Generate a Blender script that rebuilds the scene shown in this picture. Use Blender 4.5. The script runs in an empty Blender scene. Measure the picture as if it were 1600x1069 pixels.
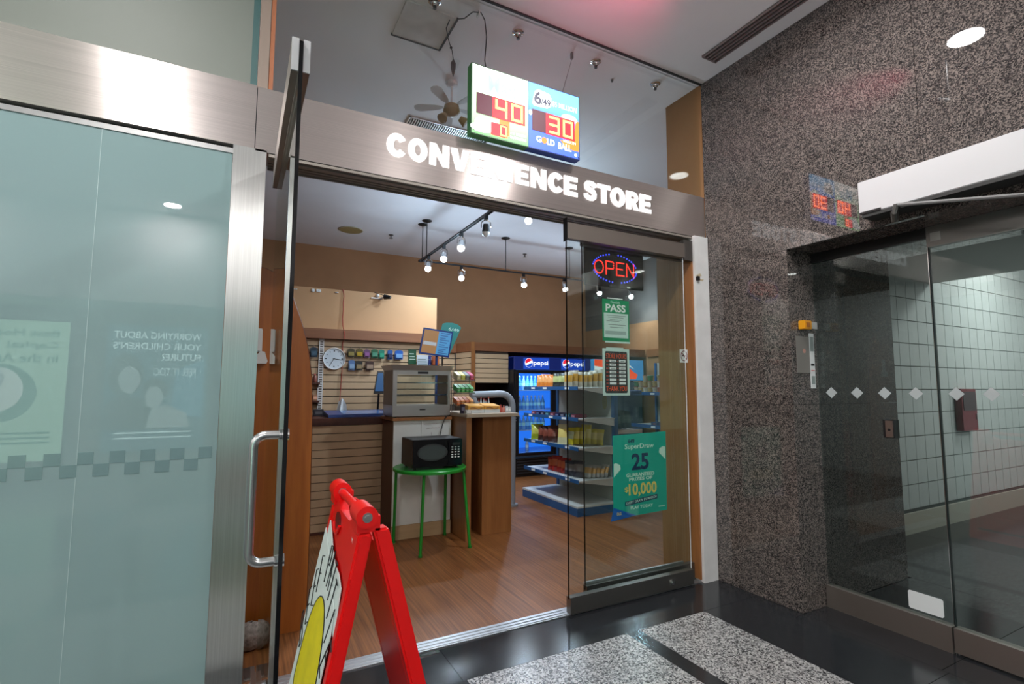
import bpy, bmesh, math, random
from mathutils import Vector, Matrix
random.seed(7)
scene = bpy.context.scene
col = scene.collection

# ------------------------------------------------------------------ camera
cam_data = bpy.data.cameras.new('camera')
cam = bpy.data.objects.new('camera', cam_data)
col.objects.link(cam)
scene.camera = cam
FPX = 791.597
cam_data.sensor_width = 36.0
cam_data.lens = 36.0 * FPX / 1600.0
cam_data.clip_start = 0.05
c0 = Vector((2297 - 800, 608 - 534.5, FPX)).normalized()
c1 = Vector((378 - 800, 604 - 534.5, FPX))
c1 = (c1 - c0 * c0.dot(c1)).normalized()
c2 = c1.cross(c0)
if c2.y > 0:
    c2 = -c2
# rows c0,c1,c2 are the world axes in camera (right, down, forward) coordinates
right = Vector((c0.x, c1.x, c2.x)); down = Vector((c0.y, c1.y, c2.y)); fwd = Vector((c0.z, c1.z, c2.z))
m = Matrix((right, -down, -fwd)).transposed().to_4x4()
m.translation = Vector((0, 0, 1.45))
cam.matrix_world = m

# ------------------------------------------------------------------ world, exposure, large lights
world = bpy.data.worlds.new('world'); scene.world = world
world.use_nodes = True
world.node_tree.nodes['Background'].inputs[0].default_value = (0.85, 0.93, 1.0, 1)
world.node_tree.nodes['Background'].inputs[1].default_value = 0.06
scene.view_settings.view_transform = 'Standard'
scene.view_settings.look = 'None'
scene.view_settings.exposure = 0.0
scene.view_settings.gamma = 1.0
scene.view_settings.use_curve_mapping = False

MALL_LAMP_W = 50.0
TRACK_LAMP_W = 35.0
CORRIDOR_W = 45.0

def area_light(name, loc, target, size, power, color=(1, 1, 1), shape='DISK', size_y=None, spread=180):
    d = bpy.data.lights.new(name, 'AREA'); d.energy = power; d.color = color
    d.shape = shape; d.size = size
    if size_y: d.size_y = size_y
    d.spread = math.radians(spread)
    o = bpy.data.objects.new(name, d); col.objects.link(o)
    o.location = loc
    o.rotation_euler = (Vector(target) - Vector(loc)).to_track_quat('-Z', 'Y').to_euler()
    return o

def point_light(name, loc, power, color=(1, 1, 1), r=0.04):
    d = bpy.data.lights.new(name, 'POINT'); d.energy = power; d.color = color; d.shadow_soft_size = r
    o = bpy.data.objects.new(name, d); col.objects.link(o); o.location = loc
    return o

# ------------------------------------------------------------------ materials
M = {}
def newmat(name):
    m_ = bpy.data.materials.new(name); m_.use_nodes = True
    nt = m_.node_tree
    bs = nt.nodes['Principled BSDF']
    M[name] = m_
    return m_, nt, bs

def plain(name, colr, rough=0.5, metal=0.0, spec=0.5, emit=None, es=0.0, noise=0.0, nscale=20.0, bump=0.0):
    m_, nt, bs = newmat(name)
    c4 = (*colr, 1)
    bs.inputs['Base Color'].default_value = c4
    bs.inputs['Roughness'].default_value = rough
    bs.inputs['Metallic'].default_value = metal
    bs.inputs['Specular IOR Level'].default_value = spec
    if emit is not None:
        bs.inputs['Emission Color'].default_value = (*emit, 1)
        bs.inputs['Emission Strength'].default_value = es
    if noise > 0 or bump > 0:
        tc = nt.nodes.new('ShaderNodeTexCoord')
        nz = nt.nodes.new('ShaderNodeTexNoise'); nz.inputs['Scale'].default_value = nscale; nz.inputs['Detail'].default_value = 4
        nt.links.new(tc.outputs['Object'], nz.inputs['Vector'])
        if noise > 0:
            rp = nt.nodes.new('ShaderNodeValToRGB')
            rp.color_ramp.elements[0].position = 0.3; rp.color_ramp.elements[1].position = 0.7
            rp.color_ramp.elements[0].color = tuple(max(0, c * (1 - noise)) for c in colr) + (1,)
            rp.color_ramp.elements[1].color = tuple(min(1, c * (1 + noise)) for c in colr) + (1,)
            nt.links.new(nz.outputs['Fac'], rp.inputs['Fac'])
            nt.links.new(rp.outputs['Color'], bs.inputs['Base Color'])
        if bump > 0:
            bp = nt.nodes.new('ShaderNodeBump'); bp.inputs['Strength'].default_value = bump; bp.inputs['Distance'].default_value = 0.01
            nt.links.new(nz.outputs['Fac'], bp.inputs['Height']); nt.links.new(bp.outputs['Normal'], bs.inputs['Normal'])
    return m_

def ramp(nt, stops, interp='LINEAR'):
    rp = nt.nodes.new('ShaderNodeValToRGB')
    cr = rp.color_ramp; cr.interpolation = interp
    while len(cr.elements) < len(stops): cr.elements.new(0.5)
    for e, (p, c) in zip(cr.elements, stops):
        e.position = p; e.color = (*c, 1)
    return rp

def coords(nt, scale=(1, 1, 1), kind='Object'):
    tc = nt.nodes.new('ShaderNodeTexCoord'); mp = nt.nodes.new('ShaderNodeMapping')
    mp.inputs['Scale'].default_value = scale
    nt.links.new(tc.outputs[kind], mp.inputs['Vector'])
    return mp.outputs['Vector']

def granite(name, stops, cell, rough, big=3.0, bigamt=0.35, spec=0.5):
    m_, nt, bs = newmat(name)
    v = coords(nt)
    vo = nt.nodes.new('ShaderNodeTexVoronoi'); vo.inputs['Scale'].default_value = cell; vo.inputs['Randomness'].default_value = 1.0
    nt.links.new(v, vo.inputs['Vector'])
    sep = nt.nodes.new('ShaderNodeSeparateColor'); nt.links.new(vo.outputs['Color'], sep.inputs['Color'])
    nz = nt.nodes.new('ShaderNodeTexNoise'); nz.inputs['Scale'].default_value = big * 8; nz.inputs['Detail'].default_value = 5
    nt.links.new(v, nz.inputs['Vector'])
    mx = nt.nodes.new('ShaderNodeMix'); mx.data_type = 'FLOAT'; mx.inputs[0].default_value = bigamt
    nt.links.new(sep.outputs[0], mx.inputs[2]); nt.links.new(nz.outputs['Fac'], mx.inputs[3])
    rp = ramp(nt, stops)
    nt.links.new(mx.outputs[0], rp.inputs['Fac']); nt.links.new(rp.outputs['Color'], bs.inputs['Base Color'])
    bs.inputs['Roughness'].default_value = rough
    bs.inputs['Specular IOR Level'].default_value = spec
    return m_

granite('granite', [(0.14, (0.008, 0.007, 0.008)), (0.42, (0.058, 0.051, 0.05)), (0.58, (0.138, 0.117, 0.108)), (0.85, (0.24, 0.197, 0.178)), (0.97, (0.34, 0.31, 0.30))], 185, 0.014, big=3, spec=0.7)
granite('terrazzo', [(0.15, (0.025, 0.025, 0.028)), (0.35, (0.13, 0.13, 0.134)), (0.55, (0.31, 0.305, 0.305)), (0.85, (0.50, 0.49, 0.485))], 130, 0.25, big=10, bigamt=0.2)
granite('black_stone', [(0.2, (0.010, 0.011, 0.013)), (0.7, (0.022, 0.024, 0.028)), (1.0, (0.05, 0.05, 0.055))], 160, 0.16, big=2, bigamt=0.5)

def wood(name, dark, light, axis, sc=9.0, rough=0.4, fine=1.0, bump=0.0):
    m_, nt, bs = newmat(name)
    s = [60 * fine, 60 * fine, 60 * fine]; s['xyz'.index(axis)] = 1.6
    v = coords(nt, s)
    nz = nt.nodes.new('ShaderNodeTexNoise'); nz.inputs['Scale'].default_value = 1.0; nz.inputs['Detail'].default_value = 6; nz.inputs['Roughness'].default_value = 0.65
    nt.links.new(v, nz.inputs['Vector'])
    rp = ramp(nt, [(0.3, dark), (0.72, light)])
    nt.links.new(nz.outputs['Fac'], rp.inputs['Fac']); nt.links.new(rp.outputs['Color'], bs.inputs['Base Color'])
    bs.inputs['Roughness'].default_value = rough
    return m_
wood('wood_fin', (0.30, 0.078, 0.010), (0.44, 0.135, 0.020), 'z', rough=0.35, fine=0.35)
wood('wood_counter', (0.23, 0.085, 0.026), (0.34, 0.14, 0.045), 'z', rough=0.35, fine=0.35)
wood('wood_band', (0.20, 0.07, 0.026), (0.27, 0.105, 0.042), 'x', rough=0.45, fine=0.4)
wood('wood_jamb', (0.28, 0.14, 0.055), (0.36, 0.19, 0.08), 'z', rough=0.4, fine=0.4)
wood('wood_dark', (0.055, 0.012, 0.006), (0.10, 0.024, 0.010), 'z', rough=0.35, fine=0.4)
wood('vinyl_floor', (0.10, 0.030, 0.007), (0.33, 0.125, 0.036), 'y', rough=0.42, fine=1.5)
wood('skirting_wood', (0.42, 0.27, 0.14), (0.5, 0.33, 0.18), 'x', rough=0.5, fine=0.3)

plain('tan_wall', (0.37, 0.185, 0.085), 0.85, noise=0.05, nscale=3)
plain('tan_panel', (0.56, 0.325, 0.165), 0.8, noise=0.03, nscale=3)
plain('orange_tan', (0.30, 0.145, 0.055), 0.8, noise=0.04, nscale=4)
plain('slat', (0.56, 0.39, 0.235), 0.55, noise=0.05, nscale=6)
plain('slat_groove', (0.07, 0.045, 0.03), 0.8)
plain('ceiling_paint', (0.88, 0.865, 0.875), 0.9, noise=0.03, nscale=1.5)
plain('hatch_paint', (0.66, 0.63, 0.61), 0.9, noise=0.1, nscale=9)
plain('white_paint', (0.68, 0.68, 0.68), 0.6, noise=0.07, nscale=7)
plain('white_panel', (0.70, 0.69, 0.66), 0.55, noise=0.05, nscale=5)
plain('white_plastic', (0.75, 0.74, 0.72), 0.4)
plain('white_metal', (0.60, 0.60, 0.62), 0.4, spec=0.6)
plain('light_metal', (0.62, 0.6, 0.6), 0.35, metal=0.6)
plain('steel', (0.55, 0.55, 0.55), 0.28, metal=1.0)
plain('chrome', (0.7, 0.7, 0.7), 0.12, metal=1.0)
plain('aluminium', (0.58, 0.6, 0.63), 0.35, metal=0.9)
plain('bronze_steel', (0.27, 0.235, 0.21), 0.34, metal=0.75)
plain('track_metal', (0.30, 0.27, 0.24), 0.45, metal=0.35)
plain('dark_steel', (0.22, 0.21, 0.2), 0.32, metal=0.9)
plain('black', (0.008, 0.008, 0.009), 0.4)
plain('black_gloss', (0.006, 0.006, 0.007), 0.08)
plain('black_metal', (0.02, 0.022, 0.025), 0.35, metal=0.3)
plain('rubber', (0.03, 0.03, 0.03), 0.7)
plain('red_plastic', (0.85, 0.006, 0.006), 0.32, spec=0.5)
plain('green_paint', (0.012, 0.25, 0.025), 0.3)
plain('sign_white', (0.80, 0.86, 0.85), 0.45)
plain('sign_yellow', (0.85, 0.70, 0.0), 0.5, noise=0.08, nscale=12)
plain('ink', (0.01, 0.01, 0.012), 0.6)
plain('grey_stone', (0.30, 0.26, 0.23), 0.8, noise=0.45, nscale=45, bump=0.6)
plain('tile_white', (0.60, 0.61, 0.60), 0.22)
plain('grout', (0.12, 0.14, 0.14), 0.9)
plain('cream_base', (0.46, 0.43, 0.37), 0.5)
plain('soffit_grey', (0.33, 0.35, 0.34), 0.8)
plain('yellow_plastic', (0.75, 0.33, 0.01), 0.4)
plain('blue_shelf', (0.015, 0.09, 0.25), 0.35)
plain('grey_panel', (0.40, 0.40, 0.38), 0.6)
plain('shelf_top', (0.55, 0.57, 0.58), 0.4)
plain('paper_white', (0.72, 0.75, 0.76), 0.7)
plain('paper_pale', (0.50, 0.66, 0.62), 0.7)
plain('pass_green', (0.008, 0.24, 0.10), 0.6)
plain('poster_teal', (0.0, 0.36, 0.27), 0.5)
plain('poster_navy', (0.005, 0.03, 0.09), 0.5)
plain('poster_blue', (0.0, 0.10, 0.42), 0.5)
plain('poster_gold', (0.72, 0.56, 0.13), 0.5)
plain('poster_pale', (0.55, 0.78, 0.68), 0.5)
plain('orange_ink', (0.85, 0.10, 0.02), 0.5)
plain('hours_black', (0.015, 0.016, 0.016), 0.5)
plain('grey_ink', (0.25, 0.30, 0.29), 0.7)
plain('dim_orange', (0.30, 0.05, 0.03), 0.6)
plain('speaker_grille', (0.40, 0.30, 0.12), 0.7, noise=0.1, nscale=120)
plain('warmer_steel', (0.45, 0.43, 0.41), 0.35, metal=0.7)
plain('warmer_side', (0.19, 0.13, 0.09), 0.4, metal=0.5)
plain('pipe_grey', (0.30, 0.33, 0.37), 0.4)
plain('cord_red', (0.35, 0.03, 0.02), 0.5)
plain('tray_blue', (0.01, 0.035, 0.16), 0.3)
plain('frosted_square', (0.15, 0.235, 0.245), 0.2)
plain('fan_blade', (0.66, 0.65, 0.66), 0.7)
plain('fan_brown', (0.30, 0.20, 0.10), 0.4)
plain('diamond_film', (0.42, 0.46, 0.47), 0.6)
plain('clear_film', (0.5, 0.5, 0.52), 0.2)
plain('clock_face', (0.62, 0.68, 0.72), 0.4)
plain('red_ink', (0.6, 0.02, 0.03), 0.5)
plain('opposite_wall', (0.68, 0.68, 0.67), 0.7)
plain('red_cabinet', (0.22, 0.03, 0.045), 0.5)
plain('dark_upper_shade', (0.13, 0.11, 0.10), 0.8)

def emis(name, colr, s, base=None):
    return plain(name, base or tuple(c * 0.3 for c in colr), 0.5, emit=colr, es=s)
emis('letter_white', (1, 0.98, 0.98), 1.25)
emis('lamp_lens', (1.0, 0.98, 0.95), 26.0)
emis('bulb', (0.94, 0.97, 1.0), 24.0)
emis('led_white', (0.93, 1.0, 0.97), 1.7)
emis('led_green', (0.10, 0.62, 0.14), 1.0)
emis('led_blue', (0.03, 0.12, 0.85), 1.0)
emis('led_sky', (0.16, 0.55, 0.98), 1.1)
emis('led_orange', (1.0, 0.32, 0.03), 1.2)
emis('led_panel', (0.12, 0.006, 0.03), 1.0)
emis('led_panel_hot', (1.0, 0.004, 0.012), 4.0)
emis('led_digit', (1.0, 0.16, 0.04), 12.0)
emis('led_text', (0.95, 0.97, 1.0), 1.6)
emis('led_pale_blue', (0.50, 0.80, 0.98), 1.3)
emis('open_red', (1.0, 0.03, 0.02), 2.6)
emis('open_blue', (0.03, 0.05, 1.0), 3.5)
emis('fridge_light', (0.02, 0.22, 1.0), 0.85)
emis('fridge_header', (0.004, 0.012, 0.10), 1.0)
emis('fridge_header_glow', (0.01, 0.06, 0.45), 1.0)
emis('pepsi_white', (0.9, 0.95, 1.0), 1.2)
emis('pepsi_red', (0.85, 0.02, 0.05), 0.9)
emis('pepsi_blue', (0.01, 0.08, 0.6), 0.9)
emis('ad_white', (0.75, 0.88, 0.9), 0.8)
emis('ad_red', (0.9, 0.09, 0.02), 0.9)
emis('ad_blue', (0.05, 0.25, 0.55), 0.8)
emis('menu_blue', (0.08, 0.38, 0.75), 0.4)
emis('menu_orange', (0.5, 0.24, 0.07), 0.35)
emis('menu_pale', (0.5, 0.55, 0.6), 0.45)
emis('tablet_blue', (0.02, 0.18, 0.5), 0.15)
plain('arm_grey', (0.16, 0.16, 0.16), 0.6)
emis('poster_lit_green', (0.42, 0.75, 0.50), 3.2)
emis('poster_lit_white', (0.8, 0.95, 0.85), 3.0)
emis('poster_lit_dkgreen', (0.02, 0.30, 0.16), 2.5)
emis('poster_lit_blue', (0.03, 0.16, 0.24), 2.0)
emis('poster_lit_sky', (0.06, 0.28, 0.42), 3.0)
emis('poster_lit_text', (0.6, 0.8, 0.8), 5.0)
emis('poster_lit_skin', (0.34, 0.42, 0.42), 3.2)
emis('poster_lit_hair', (0.01, 0.03, 0.04), 1.0)
emis('corridor_lens', (1, 1, 1), 8.0)

def aniso(name, colr, rough, an, rot):
    m_, nt, bs = newmat(name)
    bs.inputs['Metallic'].default_value = 0.86 if rot > 0.1 else 1.0
    bs.inputs['Roughness'].default_value = rough
    bs.inputs['Anisotropic'].default_value = an
    bs.inputs['Anisotropic Rotation'].default_value = rot
    tg = nt.nodes.new('ShaderNodeTangent'); tg.direction_type = 'UV_MAP'; tg.uv_map = 'UVMap'
    nt.links.new(tg.outputs['Tangent'], bs.inputs['Tangent'])
    v = coords(nt, (0.7, 0.7, 220) if rot > 0.1 else (220, 220, 0.7))
    nz = nt.nodes.new('ShaderNodeTexNoise'); nz.inputs['Scale'].default_value = 1.0; nz.inputs['Detail'].default_value = 2
    nt.links.new(v, nz.inputs['Vector'])
    rp = ramp(nt, [(0.3, tuple(c * 0.92 for c in colr)), (0.7, tuple(min(1, c * 1.08) for c in colr))])
    nt.links.new(nz.outputs['Fac'], rp.inputs['Fac']); nt.links.new(rp.outputs['Color'], bs.inputs['Base Color'])
aniso('brushed_h', (0.66, 0.585, 0.56), 0.34, 0.95, 0.25)
aniso('brushed_v', (0.56, 0.56, 0.55), 0.32, 0.85, 0.0)

def schlick(nt, r0):
    lw = nt.nodes.new('ShaderNodeLayerWeight'); lw.inputs['Blend'].default_value = 0.5
    pw = nt.nodes.new('ShaderNodeMath'); pw.operation = 'POWER'; pw.inputs[1].default_value = 5.0
    nt.links.new(lw.outputs['Facing'], pw.inputs[0])
    ma = nt.nodes.new('ShaderNodeMath'); ma.operation = 'MULTIPLY_ADD'; ma.inputs[1].default_value = 1 - r0; ma.inputs[2].default_value = r0
    nt.links.new(pw.outputs[0], ma.inputs[0])
    return ma

def glass(name, tint, ior=1.5, boost=1.0, rough=0.0):
    m_ = bpy.data.materials.new(name); m_.use_nodes = True; M[name] = m_
    nt = m_.node_tree; nt.nodes.clear()
    out = nt.nodes.new('ShaderNodeOutputMaterial')
    fr = schlick(nt, ((ior - 1) / (ior + 1)) ** 2)
    ml = nt.nodes.new('ShaderNodeMath'); ml.operation = 'MULTIPLY'; ml.inputs[1].default_value = boost; ml.use_clamp = True
    tr = nt.nodes.new('ShaderNodeBsdfTransparent'); tr.inputs['Color'].default_value = (*tint, 1)
    gl = nt.nodes.new('ShaderNodeBsdfGlossy'); gl.inputs['Roughness'].default_value = rough; gl.inputs['Color'].default_value = (0.95, 1, 0.98, 1)
    mx = nt.nodes.new('ShaderNodeMixShader')
    nt.links.new(fr.outputs[0], ml.inputs[0]); nt.links.new(ml.outputs[0], mx.inputs['Fac'])
    nt.links.new(tr.outputs[0], mx.inputs[1]); nt.links.new(gl.outputs[0], mx.inputs[2]); nt.links.new(mx.outputs[0], out.inputs['Surface'])
    return m_
glass('clear_glass', (0.96, 0.975, 0.965))
glass('door_glass', (0.93, 0.955, 0.935))
glass('mall_glass', (0.76, 0.80, 0.79), boost=1.0)
glass('fridge_glass', (0.97, 0.98, 1.0))
glass('bottle_clear', (0.62, 0.80, 0.95), boost=1.2)

def frosted(name, colr, trans, ior=1.5, rough=0.003):
    m_ = bpy.data.materials.new(name); m_.use_nodes = True; M[name] = m_
    nt = m_.node_tree; nt.nodes.clear()
    out = nt.nodes.new('ShaderNodeOutputMaterial')
    df = nt.nodes.new('ShaderNodeBsdfDiffuse'); df.inputs['Color'].default_value = (*colr, 1)
    tl = nt.nodes.new('ShaderNodeBsdfTranslucent'); tl.inputs['Color'].default_value = (*colr, 1)
    m1 = nt.nodes.new('ShaderNodeMixShader'); m1.inputs['Fac'].default_value = trans
    nt.links.new(df.outputs[0], m1.inputs[1]); nt.links.new(tl.outputs[0], m1.inputs[2])
    fr = schlick(nt, ((ior - 1) / (ior + 1)) ** 2)
    gl = nt.nodes.new('ShaderNodeBsdfGlossy'); gl.inputs['Roughness'].default_value = rough
    mx = nt.nodes.new('ShaderNodeMixShader')
    nt.links.new(fr.outputs[0], mx.inputs['Fac']); nt.links.new(m1.outputs[0], mx.inputs[1]); nt.links.new(gl.outputs[0], mx.inputs[2])
    nt.links.new(mx.outputs[0], out.inputs['Surface'])
frosted('frosted_glass', (0.345, 0.49, 0.50), 0.35, ior=1.62)
frosted('frosted_grey', (0.23, 0.255, 0.225), 0.3, rough=0.55)

def colour(rgb, rough=0.4):
    k = 'c_%d_%d_%d' % tuple(int(c * 255) for c in rgb)
    if k not in M: plain(k, rgb, rough)
    return k

# ------------------------------------------------------------------ object helpers
ORIGIN = {}
FONT_CACHE = {}
def tag(o, label=None, cat=None, group=None, kind=None):
    if label: o['label'] = label
    if cat: o['category'] = cat
    if group: o['group'] = group
    if kind: o['kind'] = kind
    return o

def thing(name, label, cat, loc=(0, 0, 0), group=None, kind=None, rotz=0):
    o = bpy.data.objects.new(name, None); col.objects.link(o)
    o.location = loc; o.rotation_euler = (0, 0, rotz); o.empty_display_size = 0.05
    ORIGIN[o] = Vector(loc)
    return tag(o, label, cat, group, kind)

def text_polys(s, bold=0.0):
    key = (s, bold)
    if key in FONT_CACHE: return FONT_CACHE[key]
    cu = bpy.data.curves.new('txt', 'FONT'); cu.body = s; cu.size = 1.0; cu.resolution_u = 3; cu.offset = bold
    o = bpy.data.objects.new('txt', cu); col.objects.link(o)
    dg = bpy.context.evaluated_depsgraph_get()
    me = bpy.data.meshes.new_from_object(o.evaluated_get(dg))
    vs = [(v.co.x, v.co.y) for v in me.vertices]; fs = [tuple(p.vertices) for p in me.polygons]
    bpy.data.objects.remove(o); bpy.data.curves.remove(cu); bpy.data.meshes.remove(me)
    FONT_CACHE[key] = (vs, fs)
    return vs, fs

class MB:
    def __init__(self): self.v = []; self.f = []
    def add(self, vs, fs):
        n = len(self.v); self.v += [tuple(p) for p in vs]; self.f += [tuple(i + n for i in f) for f in fs]; return self
    def box(self, x0, x1, y0, y1, z0, z1):
        if x0 > x1: x0, x1 = x1, x0
        if y0 > y1: y0, y1 = y1, y0
        if z0 > z1: z0, z1 = z1, z0
        return self.add([(x0, y0, z0), (x1, y0, z0), (x1, y1, z0), (x0, y1, z0), (x0, y0, z1), (x1, y0, z1), (x1, y1, z1), (x0, y1, z1)],
                        [(0, 3, 2, 1), (4, 5, 6, 7), (0, 1, 5, 4), (1, 2, 6, 5), (2, 3, 7, 6), (3, 0, 4, 7)])
    def hexa(self, p):
        return self.add(p, [(0, 3, 2, 1), (4, 5, 6, 7), (0, 1, 5, 4), (1, 2, 6, 5), (2, 3, 7, 6), (3, 0, 4, 7)])
    def prism(self, pts, ext):
        n = len(pts); e = Vector(ext); a = [Vector(p) for p in pts]; b = [p + e for p in a]
        fs = [tuple(range(n - 1, -1, -1)), tuple(range(n, 2 * n))]
        fs += [(i, (i + 1) % n, n + (i + 1) % n, n + i) for i in range(n)]
        return self.add(a + b, fs)
    def cyl(self, p0, p1, r0, r1=None, n=16):
        p0 = Vector(p0); p1 = Vector(p1); r1 = r0 if r1 is None else r1
        d = (p1 - p0).normalized(); a = d.orthogonal().normalized(); b = d.cross(a)
        vs = []
        for p, r in ((p0, r0), (p1, r1)):
            for i in range(n):
                t = 2 * math.pi * i / n; vs.append(p + a * (r * math.cos(t)) + b * (r * math.sin(t)))
        fs = [(i, (i + 1) % n, n + (i + 1) % n, n + i) for i in range(n)]
        fs += [tuple(range(n - 1, -1, -1)), tuple(range(n, 2 * n))]
        return self.add(vs, fs)
    def tube(self, path, r, n=8):
        P = [Vector(p) for p in path]; vs = []; a = None
        for i, p in enumerate(P):
            d = (P[min(i + 1, len(P) - 1)] - P[max(i - 1, 0)]).normalized()
            if a is None: a = d.orthogonal().normalized()
            else: a = (a - d * a.dot(d)).normalized()
            b = d.cross(a)
            for k in range(n):
                t = 2 * math.pi * k / n; vs.append(p + a * (r * math.cos(t)) + b * (r * math.sin(t)))
        fs = []
        for i in range(len(P) - 1):
            for k in range(n):
                fs.append((i * n + k, i * n + (k + 1) % n, (i + 1) * n + (k + 1) % n, (i + 1) * n + k))
        fs += [tuple(range(n - 1, -1, -1)), tuple(range((len(P) - 1) * n, len(P) * n))]
        return self.add(vs, fs)
    def lathe(self, c, prof, n=12, axis='z'):
        vs = []
        for r, h in prof:
            for k in range(n):
                t = 2 * math.pi * k / n; x, y = r * math.cos(t), r * math.sin(t)
                q = (x, y, h) if axis == 'z' else ((x, h, y) if axis == 'y' else (h, x, y))
                vs.append((c[0] + q[0], c[1] + q[1], c[2] + q[2]))
        fs = []
        for i in range(len(prof) - 1):
            for k in range(n): fs.append((i * n + k, i * n + (k + 1) % n, (i + 1) * n + (k + 1) % n, (i + 1) * n + k))
        fs += [tuple(range(n - 1, -1, -1)), tuple(range((len(prof) - 1) * n, len(prof) * n))]
        return self.add(vs, fs)
    def sphere(self, c, r, s=(1, 1, 1), nu=14, nv=8):
        prof = []
        vs = []
        for j in range(nv + 1):
            ph = math.pi * j / nv - math.pi / 2
            for k in range(nu):
                t = 2 * math.pi * k / nu
                rr = max(math.cos(ph), 0.001)
                vs.append((c[0] + s[0] * r * rr * math.cos(t), c[1] + s[1] * r * rr * math.sin(t), c[2] + s[2] * r * math.sin(ph)))
        fs = []
        for j in range(nv):
            for k in range(nu): fs.append((j * nu + k, j * nu + (k + 1) % nu, (j + 1) * nu + (k + 1) % nu, (j + 1) * nu + k))
        return self.add(vs, fs)
    def plate(self, o, U, V, pts, t):
        """flat polygon pts (u,v) in the plane o+uU+vV with thickness t along U x V"""
        o = Vector(o); U = Vector(U); V = Vector(V); N = U.cross(V).normalized()
        return self.prism([o + U * u + V * v for u, v in pts], N * t)
    def rect(self, o, U, V, u0, u1, v0, v1, t):
        return self.plate(o, U, V, [(u0, v0), (u1, v0), (u1, v1), (u0, v1)], t)
    def ellipse(self, o, U, V, cu, cv, ru, rv, t, n=20):
        return self.plate(o, U, V, [(cu + ru * math.cos(2 * math.pi * k / n), cv + rv * math.sin(2 * math.pi * k / n)) for k in range(n)], t)
    def text(self, s, o, U, V, u0, u1, v0, v1, t=0.0, bold=0.0):
        """text stretched into the box u0..u1, v0..v1"""
        vs, fs = text_polys(s, bold)
        if not vs: return self
        xs = [p[0] for p in vs]; ys = [p[1] for p in vs]
        x0, x1, y0, y1 = min(xs), max(xs), min(ys), max(ys)
        o = Vector(o); U = Vector(U); V = Vector(V); N = U.cross(V).normalized()
        P = [o + U * (u0 + (x - x0) / max(x1 - x0, 1e-6) * (u1 - u0)) + V * (v0 + (y - y0) / max(y1 - y0, 1e-6) * (v1 - v0)) for x, y in vs]
        if t <= 0: return self.add(P, fs)
        n = len(P)
        F = [tuple(i + n for i in f) for f in fs]
        cnt = {}
        for f in fs:
            for a, b in zip(f, f[1:] + f[:1]): cnt[(a, b)] = 1
        for a, b in cnt:
            if (b, a) not in cnt: F.append((a, b, b + n, a + n))
        return self.add(P + [p + N * t for p in P], list(fs) + F)
    def mesh(self, name, off=(0, 0, 0), bevel=0.0, smooth=False, uv=False):
        me = bpy.data.meshes.new(name)
        o = Vector(off)
        me.from_pydata([tuple(Vector(p) - o) for p in self.v], [], self.f)
        bm = bmesh.new(); bm.from_mesh(me)
        bmesh.ops.recalc_face_normals(bm, faces=bm.faces)
        if bevel > 0:
            bmesh.ops.bevel(bm, geom=list(bm.edges), offset=bevel, segments=2, affect='EDGES', clamp_overlap=True)
        if uv:
            L = bm.loops.layers.uv.new('UVMap')
            for f in bm.faces:
                for lp in f.loops: lp[L].uv = (lp.vert.co.x + lp.vert.co.y * 0.3, lp.vert.co.z)
        bm.to_mesh(me); bm.free()
        if smooth:
            for p in me.polygons: p.use_smooth = True
        return me
    def build(self, name, mat, parent=None, bevel=0.0, smooth=False, uv=False, local=False, label=None):
        off = (0, 0, 0)
        if parent is not None and not local: off = ORIGIN[parent]
        me = self.mesh(name, off, bevel, smooth, uv)
        me.materials.append(M[mat])
        ob = bpy.data.objects.new(name, me); col.objects.link(ob)
        if parent is not None:
            ob.parent = parent; ORIGIN[ob] = ORIGIN[parent]
        else: ORIGIN[ob] = Vector((0, 0, 0))
        if label: ob['label'] = label
        if smooth:
            sm = ob.modifiers.new('edge', 'EDGE_SPLIT'); sm.split_angle = math.radians(40)
        return ob

def pieces(name, mb, mat, parent, offs, bevel=0.0):
    """alike pieces sharing one mesh, each an object under parent; offs in world"""
    me = mb.mesh(name, (0, 0, 0), bevel); me.materials.append(M[mat])
    for p in offs:
        ob = bpy.data.objects.new(name, me); col.objects.link(ob)
        ob.parent = parent; ob.location = Vector(p) - ORIGIN[parent]
        ORIGIN[ob] = ORIGIN[parent]

def copy_tree(o, parent=None, loc=None, rotz=None):
    c = o.copy(); col.objects.link(c); c.parent = parent
    if loc is not None: c.location = loc
    if rotz is not None: c.rotation_euler = (0, 0, rotz)
    for ch in list(o.children): copy_tree(ch, c)
    return c

def single(mb, name, mat, label, cat, group=None, kind=None, base=None, **kw):
    """a thing that is one mesh; its origin is moved to base"""
    off = base if base is not None else tuple(sum(p[i] for p in mb.v) / len(mb.v) if i < 2 else min(p[2] for p in mb.v) for i in range(3))
    me = mb.mesh(name, off, kw.get('bevel', 0), kw.get('smooth', False), kw.get('uv', False)); me.materials.append(M[mat])
    ob = bpy.data.objects.new(name, me); col.objects.link(ob); ob.location = off
    ORIGIN[ob] = Vector(off)
    if kw.get('smooth'):
        sm = ob.modifiers.new('edge', 'EDGE_SPLIT'); sm.split_angle = math.radians(40)
    return tag(ob, label, cat, group, kind)

ORD = ['first', 'second', 'third', 'fourth', 'fifth', 'sixth', 'seventh', 'eighth', 'ninth', 'tenth', 'eleventh', 'twelfth', 'thirteenth', 'fourteenth', 'fifteenth', 'sixteenth']
X = Vector((1, 0, 0)); Y = Vector((0, 1, 0)); Z = Vector((0, 0, 1))
CZ = 3.95
# ================================================================== STRUCTURE
S = 'structure'
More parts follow.
